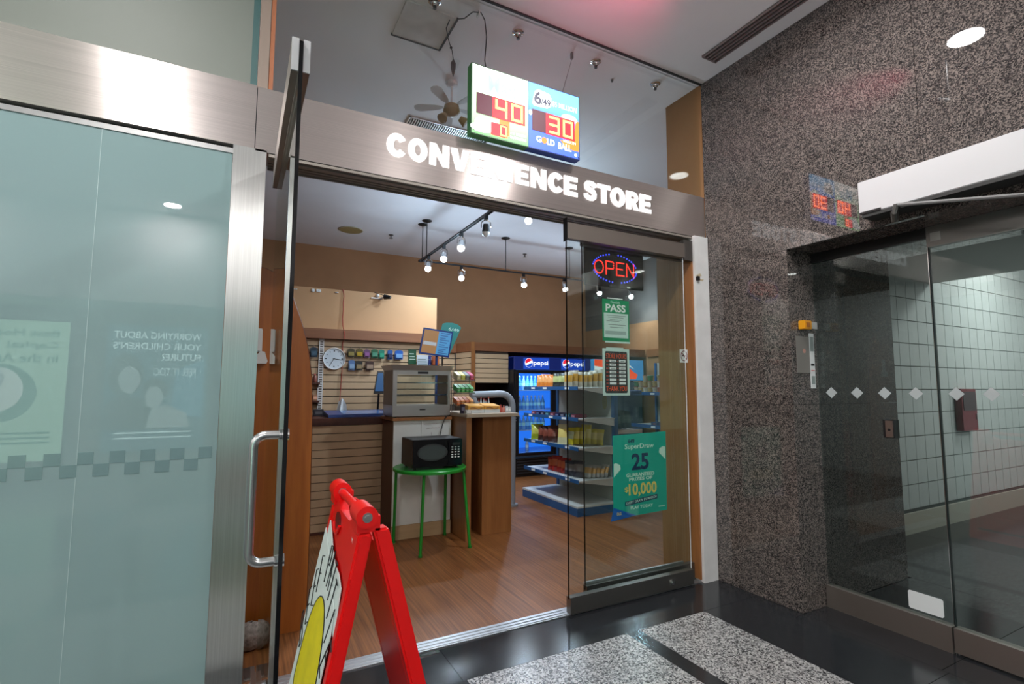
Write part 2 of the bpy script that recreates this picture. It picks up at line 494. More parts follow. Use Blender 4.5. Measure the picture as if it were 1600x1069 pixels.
# ---- mall floor with slabs
fl = thing('floor', 'black stone mall floor with pale speckled inlays', 'floor', (1.5, 1.0, 0), kind=S)
MB().box(-9, 9.5, -4.2, 2.80, -0.12, -0.012).build('bedding', 'grout', fl)
def slab(x0, x1, y0, y1, mat, nm):
    MB().box(x0 + 0.0015, x1 - 0.0015, y0 + 0.0015, y1 - 0.0015, -0.03, 0.0).build(nm, mat, fl)
ys = [2.80, 2.45, 1.36, 0.27, -0.82, -1.91, -4.2]
# border slabs along the shopfront
for a, b in ((-9, -4.6), (-4.6, -2.7), (-2.7, -0.8), (-0.8, 1.03), (1.03, 3.25)):
    slab(a, b, 2.45, 2.80, 'black_stone', 'slab')
for k in range(1, 6):
    y1, y0 = ys[k], ys[k + 1]
    slab(2.72, 3.25, y0, y1, 'black_stone', 'slab')
    slab(2.17, 2.72, y0 if k > 2 else y0, y1, 'terrazzo', 'inlay')
    slab(2.07, 2.17, y0, y1, 'black_stone', 'slab')
    slab(1.05, 2.07, y0, y1, 'terrazzo', 'inlay')
    slab(0.55, 1.05, y0, y1, 'black_stone', 'slab')
    for a, b in ((-9, -4.6), (-4.6, -2.7), (-2.7, -1.1), (-1.1, 0.55)):
        slab(a, b, y0, y1, 'terrazzo' if (k + int(a)) % 3 == 0 else 'black_stone', 'slab')
# recess and corridor floor behind the mall doors
for a, b in ((3.25, 3.53), (3.53, 4.6), (4.6, 6.0), (6.0, 7.6), (7.6, 9.5)):
    for y0, y1 in ((1.39, 2.72), (0.0, 1.39), (-2.0, 0.0)):
        y1b = 2.12 if (a < 4.56 and y1 > 2) else y1
        if a >= 6.0 and y0 == 0.0:
            slab(a, b, y0, 0.55, 'black_stone', 'slab'); slab(a, b, 0.55, 1.39, 'terrazzo', 'inlay')
        else:
            slab(a, b, y0, y1b, 'black_stone', 'slab')

# ---- shop floor
sf = MB().box(-3.0, 7.0, 2.905, 9.5, -0.1, 0.004)
single(sf, 'floor', 'vinyl_floor', 'brown streaked vinyl floor inside the shop', 'floor', kind=S, base=(2, 5, 0))
# ---- ceiling
ce = thing('ceiling', 'pale plaster ceiling over mall and shop', 'ceiling', (1.5, 3, CZ), kind=S)
MB().box(-9, 7.2, -4.2, 9.6, CZ, CZ + 0.1).build('plaster', 'ceiling_paint', ce)
# dark joint where the transom glass meets the ceiling
MB().box(0.07, 3.25, 2.785, 2.80, CZ - 0.012, CZ - 0.001).build('shadow_gap', 'rubber', ce)
# access hatch
hp = MB().box(0.832, 1.178, 3.03, 3.385, CZ - 0.012, CZ - 0.001).build('hatch_panel', 'hatch_paint', ce)
MB().box(0.825, 1.19, 3.385, 3.397, CZ - 0.016, CZ - 0.001).box(1.178, 1.192, 3.03, 3.397, CZ - 0.016, CZ - 0.001).build('hatch_gap', 'rubber', hp)

# ---- walls of the shop
single(MB().box(-3.0, 7.0, 9.4, 9.5, 0, CZ), 'wall_back', 'tan_wall', 'tan painted rear wall of the shop', 'wall', kind=S)
single(MB().box(-3.1, -3.0, 2.9, 9.5, 0, CZ), 'wall_left', 'tan_wall', 'tan side wall hidden behind the frosted glass', 'wall', kind=S)
wr = thing('wall_right', 'right side wall of the shop with a brown wooden band', 'wall', (6.95, 6, 0), kind=S)
MB().box(6.9, 7.0, 3.2, 9.5, 0, 2.72).build('lower_wall', 'tan_wall', wr)
MB().box(6.9, 7.0, 3.2, 9.5, 2.72, CZ).build('upper_wall', 'dark_upper_shade', wr)  # shade on the upper wall, put in as a darker colour
MB().box(6.86, 6.9, 3.2, 7.4, 2.03, 2.17).build('band', 'wood_band', wr)

# ---- partition behind the counter with slatwall
pt = thing('wall_partition', 'tan partition with slatwall boards behind the counter', 'wall', (1.3, 6.55, 0), kind=S)
MB().box(-0.4, 2.31, 6.55, 6.70, 0, 2.66).build('panel', 'tan_panel', pt)
MB().box(-0.4, 2.33, 6.44, 6.55, 2.03, 2.15).build('band', 'wood_band', pt)
MB().box(-0.4, 2.33, 6.53, 6.55, 0.0, 2.03).build('slat_backing', 'slat_groove', pt)
pieces('slat', MB().box(-0.95, 0.95, -0.012, 0.0, -0.038, 0.038), 'slat', pt, [(1.36, 6.531, 1.985 - 0.087 * k) for k in range(12)])
# recess to the right of it
rc = thing('wall_recess', 'slatwall lined recess right of the counter partition', 'wall', (2.8, 7.9, 0), kind=S)
MB().box(2.2, 3.3, 8.02, 8.1, 0, 2.17).build('backing', 'slat_groove', rc)
MB().box(2.2, 3.26, 7.96, 8.02, 2.02, 2.17).build('band', 'wood_band', rc)
MB().hexa([(3.17, 8.02, 0), (3.24, 7.46, 0), (3.27, 7.46, 0), (3.27, 8.02, 0), (3.17, 8.02, 2.03), (3.24, 7.46, 2.03), (3.27, 7.46, 2.03), (3.27, 8.02, 2.03)]).build('return_backing', 'slat_groove', rc)
MB().hexa([(3.15, 8.0, 2.02), (3.22, 7.44, 2.02), (3.28, 7.44, 2.02), (3.28, 8.0, 2.02), (3.15, 8.0, 2.17), (3.22, 7.44, 2.17), (3.28, 7.44, 2.17), (3.28, 8.0, 2.17)]).build('return_band', 'wood_band', rc)
pieces('slat', MB().box(-0.47, 0.47, -0.012, 0.0, -0.042, 0.042), 'slat', rc, [(2.68, 8.015, 1.97 - 0.096 * k) for k in range(9)])
pieces('return_slat', MB().hexa([(-0.012, 0.54, -0.042), (0.058, 0.0, -0.042), (0.07, 0.0, -0.042), (0.0, 0.54, -0.042), (-0.012, 0.54, 0.042), (0.058, 0.0, 0.042), (0.07, 0.0, 0.042), (0.0, 0.54, 0.042)]), 'slat', rc, [(3.165, 7.47, 1.97 - 0.096 * k) for k in range(9)])
MB().box(3.215, 3.275, 7.42, 7.46, 0, 2.17).build('corner_post', 'wood_counter', rc)
# valance wall over the coolers
vl = thing('wall_valance', 'brown wooden valance running above the drinks coolers', 'wall', (5, 7.5, 2.0), kind=S)
MB().box(3.275, 6.86, 7.44, 7.50, 2.03, 2.17).build('band', 'wood_band', vl)
MB().box(3.275, 6.9, 8.3, 8.36, 0, 2.17).build('recess_back', 'wood_dark', vl)
MB().box(3.275, 6.9, 7.5, 8.3, 2.12, 2.17).build('top_board', 'wood_band', vl)

# ---- walls beside the entrance (tan return, white jamb)
jb = thing('trim_1', 'tan wooden door jamb and white painted post right of the entrance', 'door jamb', (3.18, 2.9, 0), kind=S)
MB().box(3.10, 3.245, 2.775, 2.86, 0, 2.645).build('white_post', 'white_paint', jb)
MB().box(3.085, 3.10, 2.80, 2.90, 0.02, 2.59).build('edge_strip', 'wood_counter', jb)
MB().box(3.095, 3.245, 2.86, 3.19, 0, 2.645).build('tan_jamb', 'wood_jamb', jb)
single(MB().box(3.25, 3.53, 2.80, 3.19, 0, CZ), 'wall_return', 'orange_tan', 'orange tan return wall behind the clear transom', 'wall', kind=S)
single(MB().box(3.53, 7.0, 2.95, 3.19, 0, CZ), 'wall_front', 'tan_wall', 'inner front wall of the shop right of the entrance', 'wall', kind=S)

# ---- granite wall on the right with the mall doorway
gw = thing('wall_granite', 'polished brown speckled granite wall right of the shop', 'wall', (3.6, 2.0, 0), kind=S)
def gpan(x0, x1, y0, y1, z0, z1):
    g = 0.0012
    MB().box(x0, x1, y0 + g, y1 - g, z0 + g, z1 - g).build('granite_panel', 'granite', gw)
for z0, z1 in ((0, 1.335), (1.335, 2.39), (2.39, CZ)):
    gpan(3.25, 3.9, 2.12, 2.797, z0, z1)
gpan(3.25, 3.9, 1.32, 2.12, 2.62, CZ)
gpan(3.25, 3.9, 1.32, 2.12, 2.39, 2.62)
gpan(3.25, 3.9, 0.20, 1.32, 2.62, CZ); gpan(3.25, 3.9, 0.20, 1.32, 2.39, 2.62)
gpan(3.25, 3.9, -1.0, 0.20, 0, CZ); gpan(3.25, 3.9, -4.2, -1.0, 0, CZ)
for z0, z1 in ((0, 1.335), (1.335, 2.47)):
    MB().box(3.9015, 4.56, 2.125, 2.70, z0 + 0.001, z1 - 0.001).build('granite_panel', 'granite', gw)
MB().box(3.9015, 4.56, -0.4, 2.70, 2.47, CZ).build('lintel', 'granite', gw)

# ---- corridor behind the doors
ct = thing('wall_corridor', 'white square tiled corridor wall beyond the glass doors', 'wall', (7, 2.75, 0), kind=S)
MB().box(4.56, 9.5, 2.735, 2.95, 0, 3.4).build('grout_bed', 'grout', ct)
MB().box(4.56, 9.5, 2.715, 2.735, 0, 0.20).build('base_course', 'cream_base', ct)
offs = [(4.56 + 0.1 + 0.2 * i, 2.735, 0.235 + 0.12 + 0.24 * k) for i in range(24) for k in range(12) if not (k > 9 and i < 10)]
pieces('tile', MB().box(-0.096, 0.096, -0.012, 0.0, -0.116, 0.116), 'tile_white', ct, offs)
cs = thing('ceiling_corridor', 'grey soffit of the tiled corridor', 'ceiling', (6, 1, 2.6), kind=S)
MB().box(4.56, 6.7, -2.0, 2.735, 2.60, 2.75).build('soffit', 'soffit_grey', cs)
MB().box(6.7, 9.5, -2.0, 2.735, 3.35, 3.45).build('high_ceiling', 'ceiling_paint', cs)
MB().box(6.66, 6.7, -2.0, 2.735, 2.75, 3.45).build('upstand', 'soffit_grey', cs)
single(MB().box(9.5, 9.6, -2.0, 2.95, 0, 3.45), 'wall_corridor_end', 'white_paint', 'pale end wall of the tiled corridor', 'wall', kind=S)
single(MB().box(3.9, 9.5, -2.1, -2.0, 0, 3.45), 'wall_corridor_side', 'tile_white', 'pale wall facing the tiled corridor wall', 'wall', kind=S)

# ---- rest of the mall (behind the camera, seen in the reflections)
single(MB().box(-9, 3.9, -4.3, -4.2, 0, CZ), 'wall_opposite', 'opposite_wall', 'grey mall wall facing the shop', 'wall', kind=S)
single(MB().box(-9.1, -9, -4.3, 9.5, 0, CZ), 'wall_mall_end', 'opposite_wall', 'grey wall closing the far end of the mall', 'wall', kind=S)
bh = MB().box(-9, 3.25, -4.2, -3.0, 2.62, CZ)
single(bh, 'trim_2', 'ceiling_paint', 'plaster bulkhead along the mall wall facing the shop', 'bulkhead', kind=S)

# ================================================================== SHOPFRONT
# ---- stainless fascia
fa = thing('trim_3', 'brushed steel fascia carrying the shop name', 'fascia', (1.6, 2.8, 2.645), kind=S)
MB().box(-3.5, 0.003, 2.80, 2.98, 2.655, 2.99).build('fascia_panel', 'brushed_h', fa, uv=True)
MB().box(0.007, 3.248, 2.80, 2.98, 2.645, 2.985).build('fascia_panel', 'brushed_h', fa, uv=True)
MB().box(0.003, 0.007, 2.806, 2.98, 2.65, 2.98).build('joint', 'rubber', fa)
for k, (y0, y1, z) in enumerate(((2.80, 2.815, 2.625), (2.832, 2.862, 2.622), (2.876, 2.896, 2.632), (2.91, 2.93, 2.632), (2.944, 2.964, 2.632), (2.975, 2.985, 2.625))):
    MB().box(0.07, 3.1, y0, y1, z, 2.645).build('track_rail', 'track_metal', fa)
MB().box(0.07, 3.1, 2.80, 2.985, 2.640, 2.6449).build('track_bed', 'black', fa)
MB().box(-3.5, -0.085, 2.815, 2.84, 2.615, 2.64).build('head_rail', 'steel', fa)
MB().box(-3.5, -0.085, 2.84, 2.90, 2.60, 2.655).build('head_gap', 'black', fa)
def stroke2d(path, th):
    P = [Vector(p) for p in path]; L = []; R = []
    for i, p in enumerate(P):
        d = (P[min(i + 1, len(P) - 1)] - P[max(i - 1, 0)]).normalized(); n_ = Vector((-d.y, d.x))
        t_ = th[i] if isinstance(th, list) else th
        L.append(p + n_ * t_ / 2); R.append(p - n_ * t_ / 2)
    return [(L[i], L[i + 1], R[i + 1], R[i]) for i in range(len(P) - 1)]
def block_letter(ch, x0, x1, z0, z1, y0, y1):
    """heavy sans capital as quads in the unit square, extruded y0..y1"""
    V2 = lambda a, b: Vector((a, b)); Q = []
    def box(a, b, c, d): Q.append((V2(a, c), V2(b, c), V2(b, d), V2(a, d)))
    def ell(t, k=1.0): return V2(0.5 + 0.5 * k * math.cos(t), 0.5 + 0.5 * k * math.sin(t))
    st = 0.38; ar = 0.225
    if ch == 'E': box(0, st, 0, 1); box(st, 1, 0, ar); box(st, 1, 1 - ar, 1); box(st, 0.93, 0.5 - ar / 2, 0.5 + ar / 2)
    elif ch == 'I': box(0, 1, 0, 1)
    elif ch == 'T': box(0, 1, 1 - ar, 1); box(0.31, 0.69, 0, 1 - ar)
    elif ch == 'N':
        box(0, 0.33, 0, 1); box(0.67, 1, 0, 1); Q.append((V2(0.33, 1), V2(0.33, 0.52), V2(0.67, 0.0), V2(0.67, 0.48)))
    elif ch == 'V':
        Q.append((V2(0, 1), V2(0.36, 1), V2(0.5, 0.36), V2(0.5, 0))); Q.append((V2(1, 1), V2(0.5, 0), V2(0.5, 0.36), V2(0.64, 1))); Q.append((V2(0.30, 0), V2(0.5, 0), V2(0.5, 0.02), V2(0, 1)))
        Q.append((V2(0.5, 0), V2(0.70, 0), V2(1, 1), V2(0.5, 0.02)))
    elif ch in 'OC':
        a0, a1 = (0, 2 * math.pi) if ch == 'O' else (math.radians(35), math.radians(325))
        n_ = 26
        for k in range(n_):
            t, u = a0 + (a1 - a0) * k / n_, a0 + (a1 - a0) * (k + 1) / n_
            i0 = V2(0.5 + 0.16 * math.cos(t), 0.5 + 0.245 * math.sin(t)); i1 = V2(0.5 + 0.16 * math.cos(u), 0.5 + 0.245 * math.sin(u))
            qd_ = [ell(t), ell(u), i1, i0]
            if ch == 'C': qd_ = [V2(p_.x / 0.91, p_.y) for p_ in qd_]
            Q.append(tuple(qd_))
    elif ch == 'S':
        p = [(0.86, 0.70), (0.82, 0.80), (0.68, 0.87), (0.48, 0.885), (0.28, 0.86), (0.185, 0.76), (0.21, 0.65), (0.36, 0.575), (0.55, 0.53), (0.74, 0.46), (0.81, 0.35), (0.80, 0.24), (0.68, 0.145), (0.48, 0.118), (0.28, 0.15), (0.17, 0.23), (0.145, 0.33)]
        th = [0.33, 0.29, 0.25, 0.235, 0.26, 0.33, 0.33, 0.27, 0.25, 0.29, 0.34, 0.34, 0.27, 0.24, 0.25, 0.30, 0.33]
        Q += stroke2d(p, th)
    elif ch == 'R':
        box(0, 0.36, 0, 1); box(0.36, 0.58, 1 - 0.235, 1); box(0.36, 0.58, 0.38, 0.60)
        for k in range(10):
            t, u = -math.pi / 2 + math.pi * k / 10, -math.pi / 2 + math.pi * (k + 1) / 10
            f = lambda a, rx, rz: V2(0.58 + rx * math.cos(a), 0.69 + rz * math.sin(a))
            Q.append((f(t, 0.37, 0.31), f(u, 0.37, 0.31), f(u, 0.10, 0.085), f(t, 0.10, 0.085)))
        Q.append((V2(0.42, 0.40), V2(0.70, 0.44), V2(1.0, 0), V2(0.60, 0)))
    vs, fs = [], []
    for qd in Q:
        n0 = len(vs)
        ar2 = sum(qd[i].x * qd[(i + 1) % 4].y - qd[(i + 1) % 4].x * qd[i].y for i in range(4))
        if ar2 < 0: qd = qd[::-1]
        for y in (y0, y1):
            for p in qd: vs.append((x0 + p.x * (x1 - x0), y, z0 + p.y * (z1 - z0)))
        fs += [(n0, n0 + 1, n0 + 2, n0 + 3), (n0 + 7, n0 + 6, n0 + 5, n0 + 4)] + [(n0 + i, n0 + 4 + i, n0 + 4 + (i + 1) % 4, n0 + (i + 1) % 4) for i in range(4)]
    return vs, fs
# shop name, one raised letter after the other
letters = [('C', .6695, .780), ('O', .795, .914), ('N', .926, 1.0506), ('V', 1.0588, 1.184), ('E', 1.193, 1.293), ('N', 1.302, 1.428), ('I', 1.4467, 1.484), ('E', 1.5074, 1.6077), ('N', 1.622, 1.741), ('C', 1.756, 1.875), ('E', 1.885, 1.997), ('S', 2.052, 2.163), ('T', 2.169, 2.284), ('O', 2.286, 2.421), ('R', 2.433, 2.551), ('E', 2.563, 2.672)]
sg = thing('shop_sign', 'white raised letters spelling the shop name on the steel fascia', 'sign', (1.67, 2.8, 2.76))
for ch, a, b in letters:
    over = 0.003 if ch in 'CSO' else 0
    f = (a + b) / 2
    z0 = 2.771 - (f - 0.7) * 0.0085; z1 = z0 + 0.136
    MB().add(*block_letter(ch, a, b, z0 - over, z1 + over, 2.7935, 2.7995)).build('letter', 'letter_white', sg)

# ---- left: steel post, frosted glass, frosted transom, mullion
po = thing('trim_4', 'brushed stainless post left of the entrance', 'post', (0, 2.8, 0), kind=S)
MB().box(-0.090, 0.060, 2.80, 2.832, 0, 2.655).build('cladding', 'brushed_v', po, uv=True)
w1 = thing('window_1', 'tall frosted glass pane left of the steel post', 'window', (-1.8, 2.82, 0), kind=S)
MB().box(-3.5, -0.092, 2.82, 2.832, 0.0, 2.62).build('pane', 'frosted_glass', w1)
MB().box(-0.6115, -0.6098, 2.8188, 2.82, 0.0, 2.62).build('film_seam', colour((0.45, 0.58, 0.58)), w1)
sq = []
for i in range(14):
    sq.append((-0.14 - 0.1105 * i, 2.8192, 1.140))
    sq.append((-0.195 - 0.1105 * i, 2.8192, 1.088))
pieces('etched_square', MB().box(-0.0275, 0.0275, -0.0006, 0.0006, -0.026, 0.026), 'frosted_square', w1, sq)
w2 = thing('window_2', 'grey green frosted transom above the steel fascia', 'window', (-1.8, 2.85, 2.99), kind=S)
MB().box(-3.5, -0.03, 2.84, 2.852, 2.98, CZ).build('pane', 'frosted_grey', w2)
MB().box(-0.03, 0.0, 2.838, 2.856, 2.98, CZ).build('pane_edge', colour((0.05, 0.12, 0.12)), w2)
ml = thing('trim_5', 'tan transom mullion with an orange edge', 'mullion', (0.03, 2.85, 2.98), kind=S)
MB().box(0.002, 0.052, 2.82, 2.95, 2.98, CZ).build('mullion', colour((0.26, 0.20, 0.165)), ml)
MB().box(0.054, 0.075, 2.825, 2.95, 2.98, CZ).build('edge', colour((0.36, 0.13, 0.06)), ml)
w3 = thing('window_3', 'clear transom glass above the shop name', 'window', (1.6, 2.83, 2.98), kind=S)
MB().box(0.077, 3.25, 2.83, 2.84, 2.985, CZ).build('pane', 'clear_glass', w3)
# threshold
th = thing('trim_6', 'grooved aluminium threshold across the shop entrance', 'threshold', (1.5, 2.85, 0), kind=S)
MB().box(0.066, 3.10, 2.80, 2.905, -0.08, 0.006).build('plate', 'aluminium', th)
for y in (2.815, 2.845, 2.878):
    MB().box(0.066, 1.9, y - 0.004, y + 0.004, 0.006, 0.010).build('ridge', 'aluminium', th)
kp = thing('floor_lock_plate', 'bright metal lock keep plate on the floor before the threshold', 'lock plate', (0.95, 2.77, 0))
MB().box(0.80, 1.02, 2.755, 2.785, 0.0005, 0.004).build('plate', 'chrome', kp)
MB().box(0.92, 1.0, 2.766, 2.774, 0.004, 0.0045).build('slot', 'black', kp)

# ---- door_1: open glass leaf, edge on to the camera
d1 = thing('door_1', 'open frameless glass door leaf swung out beside the steel post', 'door', (0.122, 2.75, 0), kind=S)
MB().box(0.116, 0.128, 1.684, 2.79, 0.06, 2.50).build('pane', 'door_glass', d1)
MB().box(0.1158, 0.1282, 1.678, 1.684, 0.06, 2.56).build('pane_edge', 'black_gloss', d1)
tr_ = MB().box(0.094, 0.1155, 1.69, 2.79, 2.46, 2.57).box(0.1285, 0.15, 1.69, 2.79, 2.46, 2.57).build('top_rail', 'bronze_steel', d1)
MB().box(0.094, 0.1155, 1.684, 1.69, 2.46, 2.57).box(0.1285, 0.15, 1.684, 1.69, 2.46, 2.57).build('end_cap', 'white_metal', tr_)
br_ = MB().box(0.094, 0.1155, 1.69, 2.79, 0.012, 0.11).box(0.1285, 0.15, 1.69, 2.79, 0.012, 0.11).build('bottom_rail', 'steel', d1)
MB().box(0.10, 0.145, 2.74, 2.78, 0.0, 0.012).build('pivot', 'dark_steel', d1)
hz0, hz1 = 0.925, 1.302; yh = 1.735
def arc(c, a0, a1, r, U, V, n=6): return [Vector(c) + Vector(U) * (r * math.cos(a0 + (a1 - a0) * k / n)) + Vector(V) * (r * math.sin(a0 + (a1 - a0) * k / n)) for k in range(n + 1)]
path = [Vector((0.118, yh, hz1))] + arc((0.073, yh, hz1 - 0.035), math.pi / 2, math.pi, 0.035, X, Z) + arc((0.073, yh, hz0 + 0.035), math.pi, 1.5 * math.pi, 0.035, X, Z) + [Vector((0.118, yh, hz0))]
h_ = MB().tube(path, 0.0135, 14).build('pull_handle', 'steel', d1, smooth=True)
for z in (hz0, hz1):
    MB().cyl((0.108, yh, z), (0.116, yh, z), 0.018).cyl((0.128, yh, z), (0.136, yh, z), 0.018).build('washer', 'chrome', h_)
    MB().cyl((0.116, yh, z), (0.128, yh, z), 0.012).build('gasket', colour((0.0, 0.10, 0.10)), h_)
fp = thing('floor_pivot', 'small steel pivot plate in the floor by the open door', 'pivot plate', (0.10, 2.93, 0))
MB().box(0.05, 0.12, 2.93, 3.06, 0.0045, 0.010).build('plate', 'steel', fp)
MB().box(0.07, 0.10, 2.94, 3.05, 0.010, 0.014).build('inset', 'dark_steel', fp)
# ---- door_2: sliding glass panel on the right
d2 = thing('door_2', 'sliding glass panel with steel rails on the right of the entrance', 'door', (2.5, 2.8, 0), kind=S)
MB().box(1.905, 2.99, 2.80, 2.81, 0.10, 2.47).build('outer_pane', 'door_glass', d2)
MB().box(1.902, 1.905, 2.799, 2.811, 0.10, 2.47).build('outer_pane_edge', 'black_gloss', d2)
MB().box(2.085, 3.085, 2.87, 2.88, 0.10, 2.47).build('inner_pane', 'door_glass', d2)
MB().box(2.082, 2.085, 2.869, 2.881, 0.10, 2.47).build('inner_pane_edge', 'black_gloss', d2)
MB().box(2.985, 2.99, 2.797, 2.80, 0.12, 2.46).build('pane_seal', 'paper_white', d2)
t2 = MB().box(1.902, 2.995, 2.782, 2.828, 2.455, 2.565).build('top_rail', 'bronze_steel', d2)
MB().box(1.898, 1.902, 2.784, 2.83, 2.44, 2.60).build('rail_end', 'black', t2)
MB().box(2.082, 3.085, 2.855, 2.895, 2.45, 2.60).box(2.995, 3.09, 2.79, 2.83, 2.44, 2.60).build('inner_top_rail', 'dark_steel', d2)
b2 = MB().box(1.902, 2.995, 2.782, 2.828, 0.012, 0.115).build('bottom_rail', 'dark_steel', d2)
MB().cyl((2.78, 2.775, 0.062), (2.78, 2.783, 0.062), 0.022, n=18).cyl((2.78, 2.768, 0.062), (2.78, 2.776, 0.062), 0.012, n=14).build('lock_cylinder', 'chrome', b2)
MB().box(2.082, 3.09, 2.855, 2.895, 0.006, 0.13).build('inner_bottom_rail', 'dark_steel', d2)
MB().box(2.085, 3.0, 2.884, 2.90, 0.13, 0.145).build('inner_rail_edge', 'aluminium', d2)

# ---- door_3: glass doors in the granite wall
d3 = thing('door_3', 'frameless glass mall doors set in the granite wall', 'door', (3.53, 1.4, 0), kind=S)
fp1 = MB().box(3.525, 3.537, 1.435, 2.115, 0.14, 2.33).build('fixed_pane', 'mall_glass', d3)
MB().box(3.523, 3.539, 1.432, 1.435, 0.0, 2.33).build('pane_edge', 'chrome', fp1)
MB().box(3.525, 3.537, 0.55, 1.43, 0.14, 2.30).build('door_pane', 'mall_glass', d3)
MB().box(3.523, 3.539, 1.4265, 1.43, 0.01, 2.27).build('door_edge', colour((0.01, 0.02, 0.02)), d3)
MB().box(3.525, 3.537, -0.98, 0.545, 0.14, 2.30).build('far_pane', 'mall_glass', d3)
MB().box(3.50, 3.56, 1.437, 2.117, 0.0, 0.14).build('bottom_rail', 'bronze_steel', d3)
MB().box(3.50, 3.56, 0.55, 1.428, 0.012, 0.14).build('bottom_rail', 'bronze_steel', d3)
MB().box(3.50, 3.56, -0.98, 0.545, 0.012, 0.14).build('bottom_rail', 'bronze_steel', d3)
MB().box(3.51, 3.55, -0.98, 1.43, 2.27, 2.389).build('head_rail', 'dark_steel', d3)
MB().box(3.515, 3.547, 1.43, 2.117, 2.325, 2.389).build('head_channel', 'black', d3)
MB().box(3.508, 3.51, 1.36, 1.41, 2.30, 2.35).build('maker_plate', 'grey_panel', d3)
lk = MB().box(3.50, 3.56, 1.655, 1.715, 1.145, 1.255).build('lock_box', 'black', d3)
MB().box(3.496, 3.50, 1.66, 1.70, 1.15, 1.25).build('lock_face', 'steel', lk)
MB().cyl((3.494, 1.68, 1.195), (3.497, 1.68, 1.195), 0.008).build('keyhole', 'black', lk)
for y in (2.028, 1.866, 1.706, 1.54, 1.347, 1.196, 1.04):
    MB().prism([(3.5235, y - 0.037, 1.417), (3.5235, y, 1.455), (3.5235, y + 0.037, 1.417), (3.5235, y, 1.379)], (0.001, 0, 0)).build('diamond_decal', 'diamond_film', d3)
pts = [(1.485, .165), (1.64, .165), (1.648, .173), (1.648, .258), (1.64, .266), (1.485, .266), (1.477, .258), (1.477, .173)]
MB().prism([(3.5235, y, z) for y, z in pts], (0.001, 0, 0)).build('blank_sticker', 'paper_white', d3)
# closer box over the doors
dc = thing('door_closer', 'long white metal door operator box on the granite wall', 'door operator', (3.2, 1.0, 2.44))
MB().box(3.12, 3.247, -0.9, 1.585, 2.445, 2.64).build('cover', 'white_metal', dc, bevel=0.004)
MB().box(3.12, 3.247, -0.9, 1.57, 2.425, 2.444).build('underside', 'rubber', dc)
MB().box(3.115, 3.121, 1.47, 1.58, 2.445, 2.458).build('label_strip', 'black', dc)
ar = MB().cyl((3.15, 1.42, 2.37), (3.15, 1.42, 2.424), 0.016, 0.02).tube([(3.15, 1.42, 2.375), (3.105, 1.40, 2.40), (3.10, 1.385, 2.445)], 0.014).build('arm_bracket', 'dark_steel', dc)
MB().tube([(3.10, 1.385, 2.44), (3.10, 1.10, 2.375), (3.11, 0.72, 2.29)], 0.010).build('arm', 'arm_grey', dc)
# ---- small things in the doorway reveal
ya = thing('door_alarm', 'yellow plastic alarm box in the granite door reveal', 'alarm', (3.40, 2.12, 1.83))
MB().box(3.335, 3.415, 2.07, 2.118, 1.845, 1.905).build('body', 'yellow_plastic', ya, bevel=0.004)
MB().box(3.415, 3.49, 2.08, 2.118, 1.852, 1.898).build('side_plate', 'light_metal', ya)
MB().box(3.35, 3.39, 2.067, 2.07, 1.86, 1.89).build('speaker_slot', colour((0.4, 0.12, 0.01)), ya)
ns = thing('reveal_notice', 'narrow printed notice strip on the granite door reveal', 'notice', (3.47, 2.117, 1.44))
MB().box(3.445, 3.497, 2.114, 2.118, 1.445, 1.825).build('sheet', 'paper_white', ns)
for z0, z1, mt in ((1.60, 1.615, 'ink'), (1.475, 1.53, 'grey_ink'), (1.565, 1.57, 'red_ink'), (1.70, 1.80, 'poster_lit_blue')):
    MB().box(3.452, 3.49, 2.1132, 2.114, z0, z1).build('print', 'grey_ink' if mt == 'poster_lit_blue' else mt, ns)
rp_ = thing('reveal_plate', 'dull metal plate with a red mark below the yellow alarm', 'metal plate', (3.38, 2.117, 1.45))
MB().box(3.30, 3.443, 2.115, 2.118, 1.55, 1.80).build('plate', colour((0.2, 0.185, 0.17)), rp_)
MB().lathe((3.385, 2.1145, 1.70), [(0.001, 0.0), (0.016, 0.0), (0.016, 0.0008)], 14, 'y').build('mark', colour((0.5, 0.25, 0.2)), rp_)
rcab = thing('hose_cabinet', 'dark red cabinet door on the tiled corridor wall', 'cabinet', (7.24, 2.7, 0.97))
MB().box(7.06, 7.42, 2.655, 2.722, 0.975, 1.44).build('body', 'red_cabinet', rcab, bevel=0.004)
MB().box(7.09, 7.39, 2.650, 2.655, 1.2, 1.41).build('window', colour((0.06, 0.02, 0.03)), rcab)
MB().box(7.38, 7.40, 2.645, 2.655, 1.10, 1.16).build('latch', 'steel', rcab)
# ================================================================== LAMPS
def downlight(x, y, label, power, r=0.10, z=CZ, colr=(1, 0.975, 0.95), group='mall ceiling downlights'):
    t = thing('ceiling_downlight', label, 'ceiling light', (x, y, z), group)
    MB().lathe((x, y, z), [(r * 1.25, -0.001), (r * 1.25, -0.006), (r * 1.0, -0.012), (r * 0.98, -0.002)], 28).build('trim_ring', 'white_metal', t)
    MB().lathe((x, y, z), [(0.002, -0.004), (r * 0.97, -0.004), (r * 0.97, -0.006), (0.002, -0.006)], 28).build('lens', 'lamp_lens', t)
    l = area_light('downlight_lamp', (x, y, z - 0.02), (x, y, 0), 2 * r, power, colr)
    return t
for i, (x, y) in enumerate(((2.06, 1.49), (-0.72, 1.49), (-3.5, 1.49), (2.06, -2.55), (-0.95, -2.55), (-3.5, -2.55), (-6.3, 1.49), (-6.3, -2.55))):
    downlight(x, y, ['round mall downlight nearest the granite wall and shop sign', 'round mall downlight before the steel post', 'round mall downlight before the frosted glass', 'round mall downlight behind the viewer by the granite wall', 'round mall downlight behind the viewer, mirrored in the frosted glass', 'third round mall downlight from the granite wall, rear row', 'leftmost round mall downlight of the shop side row', 'leftmost round mall downlight of the rear row'][i], MALL_LAMP_W)
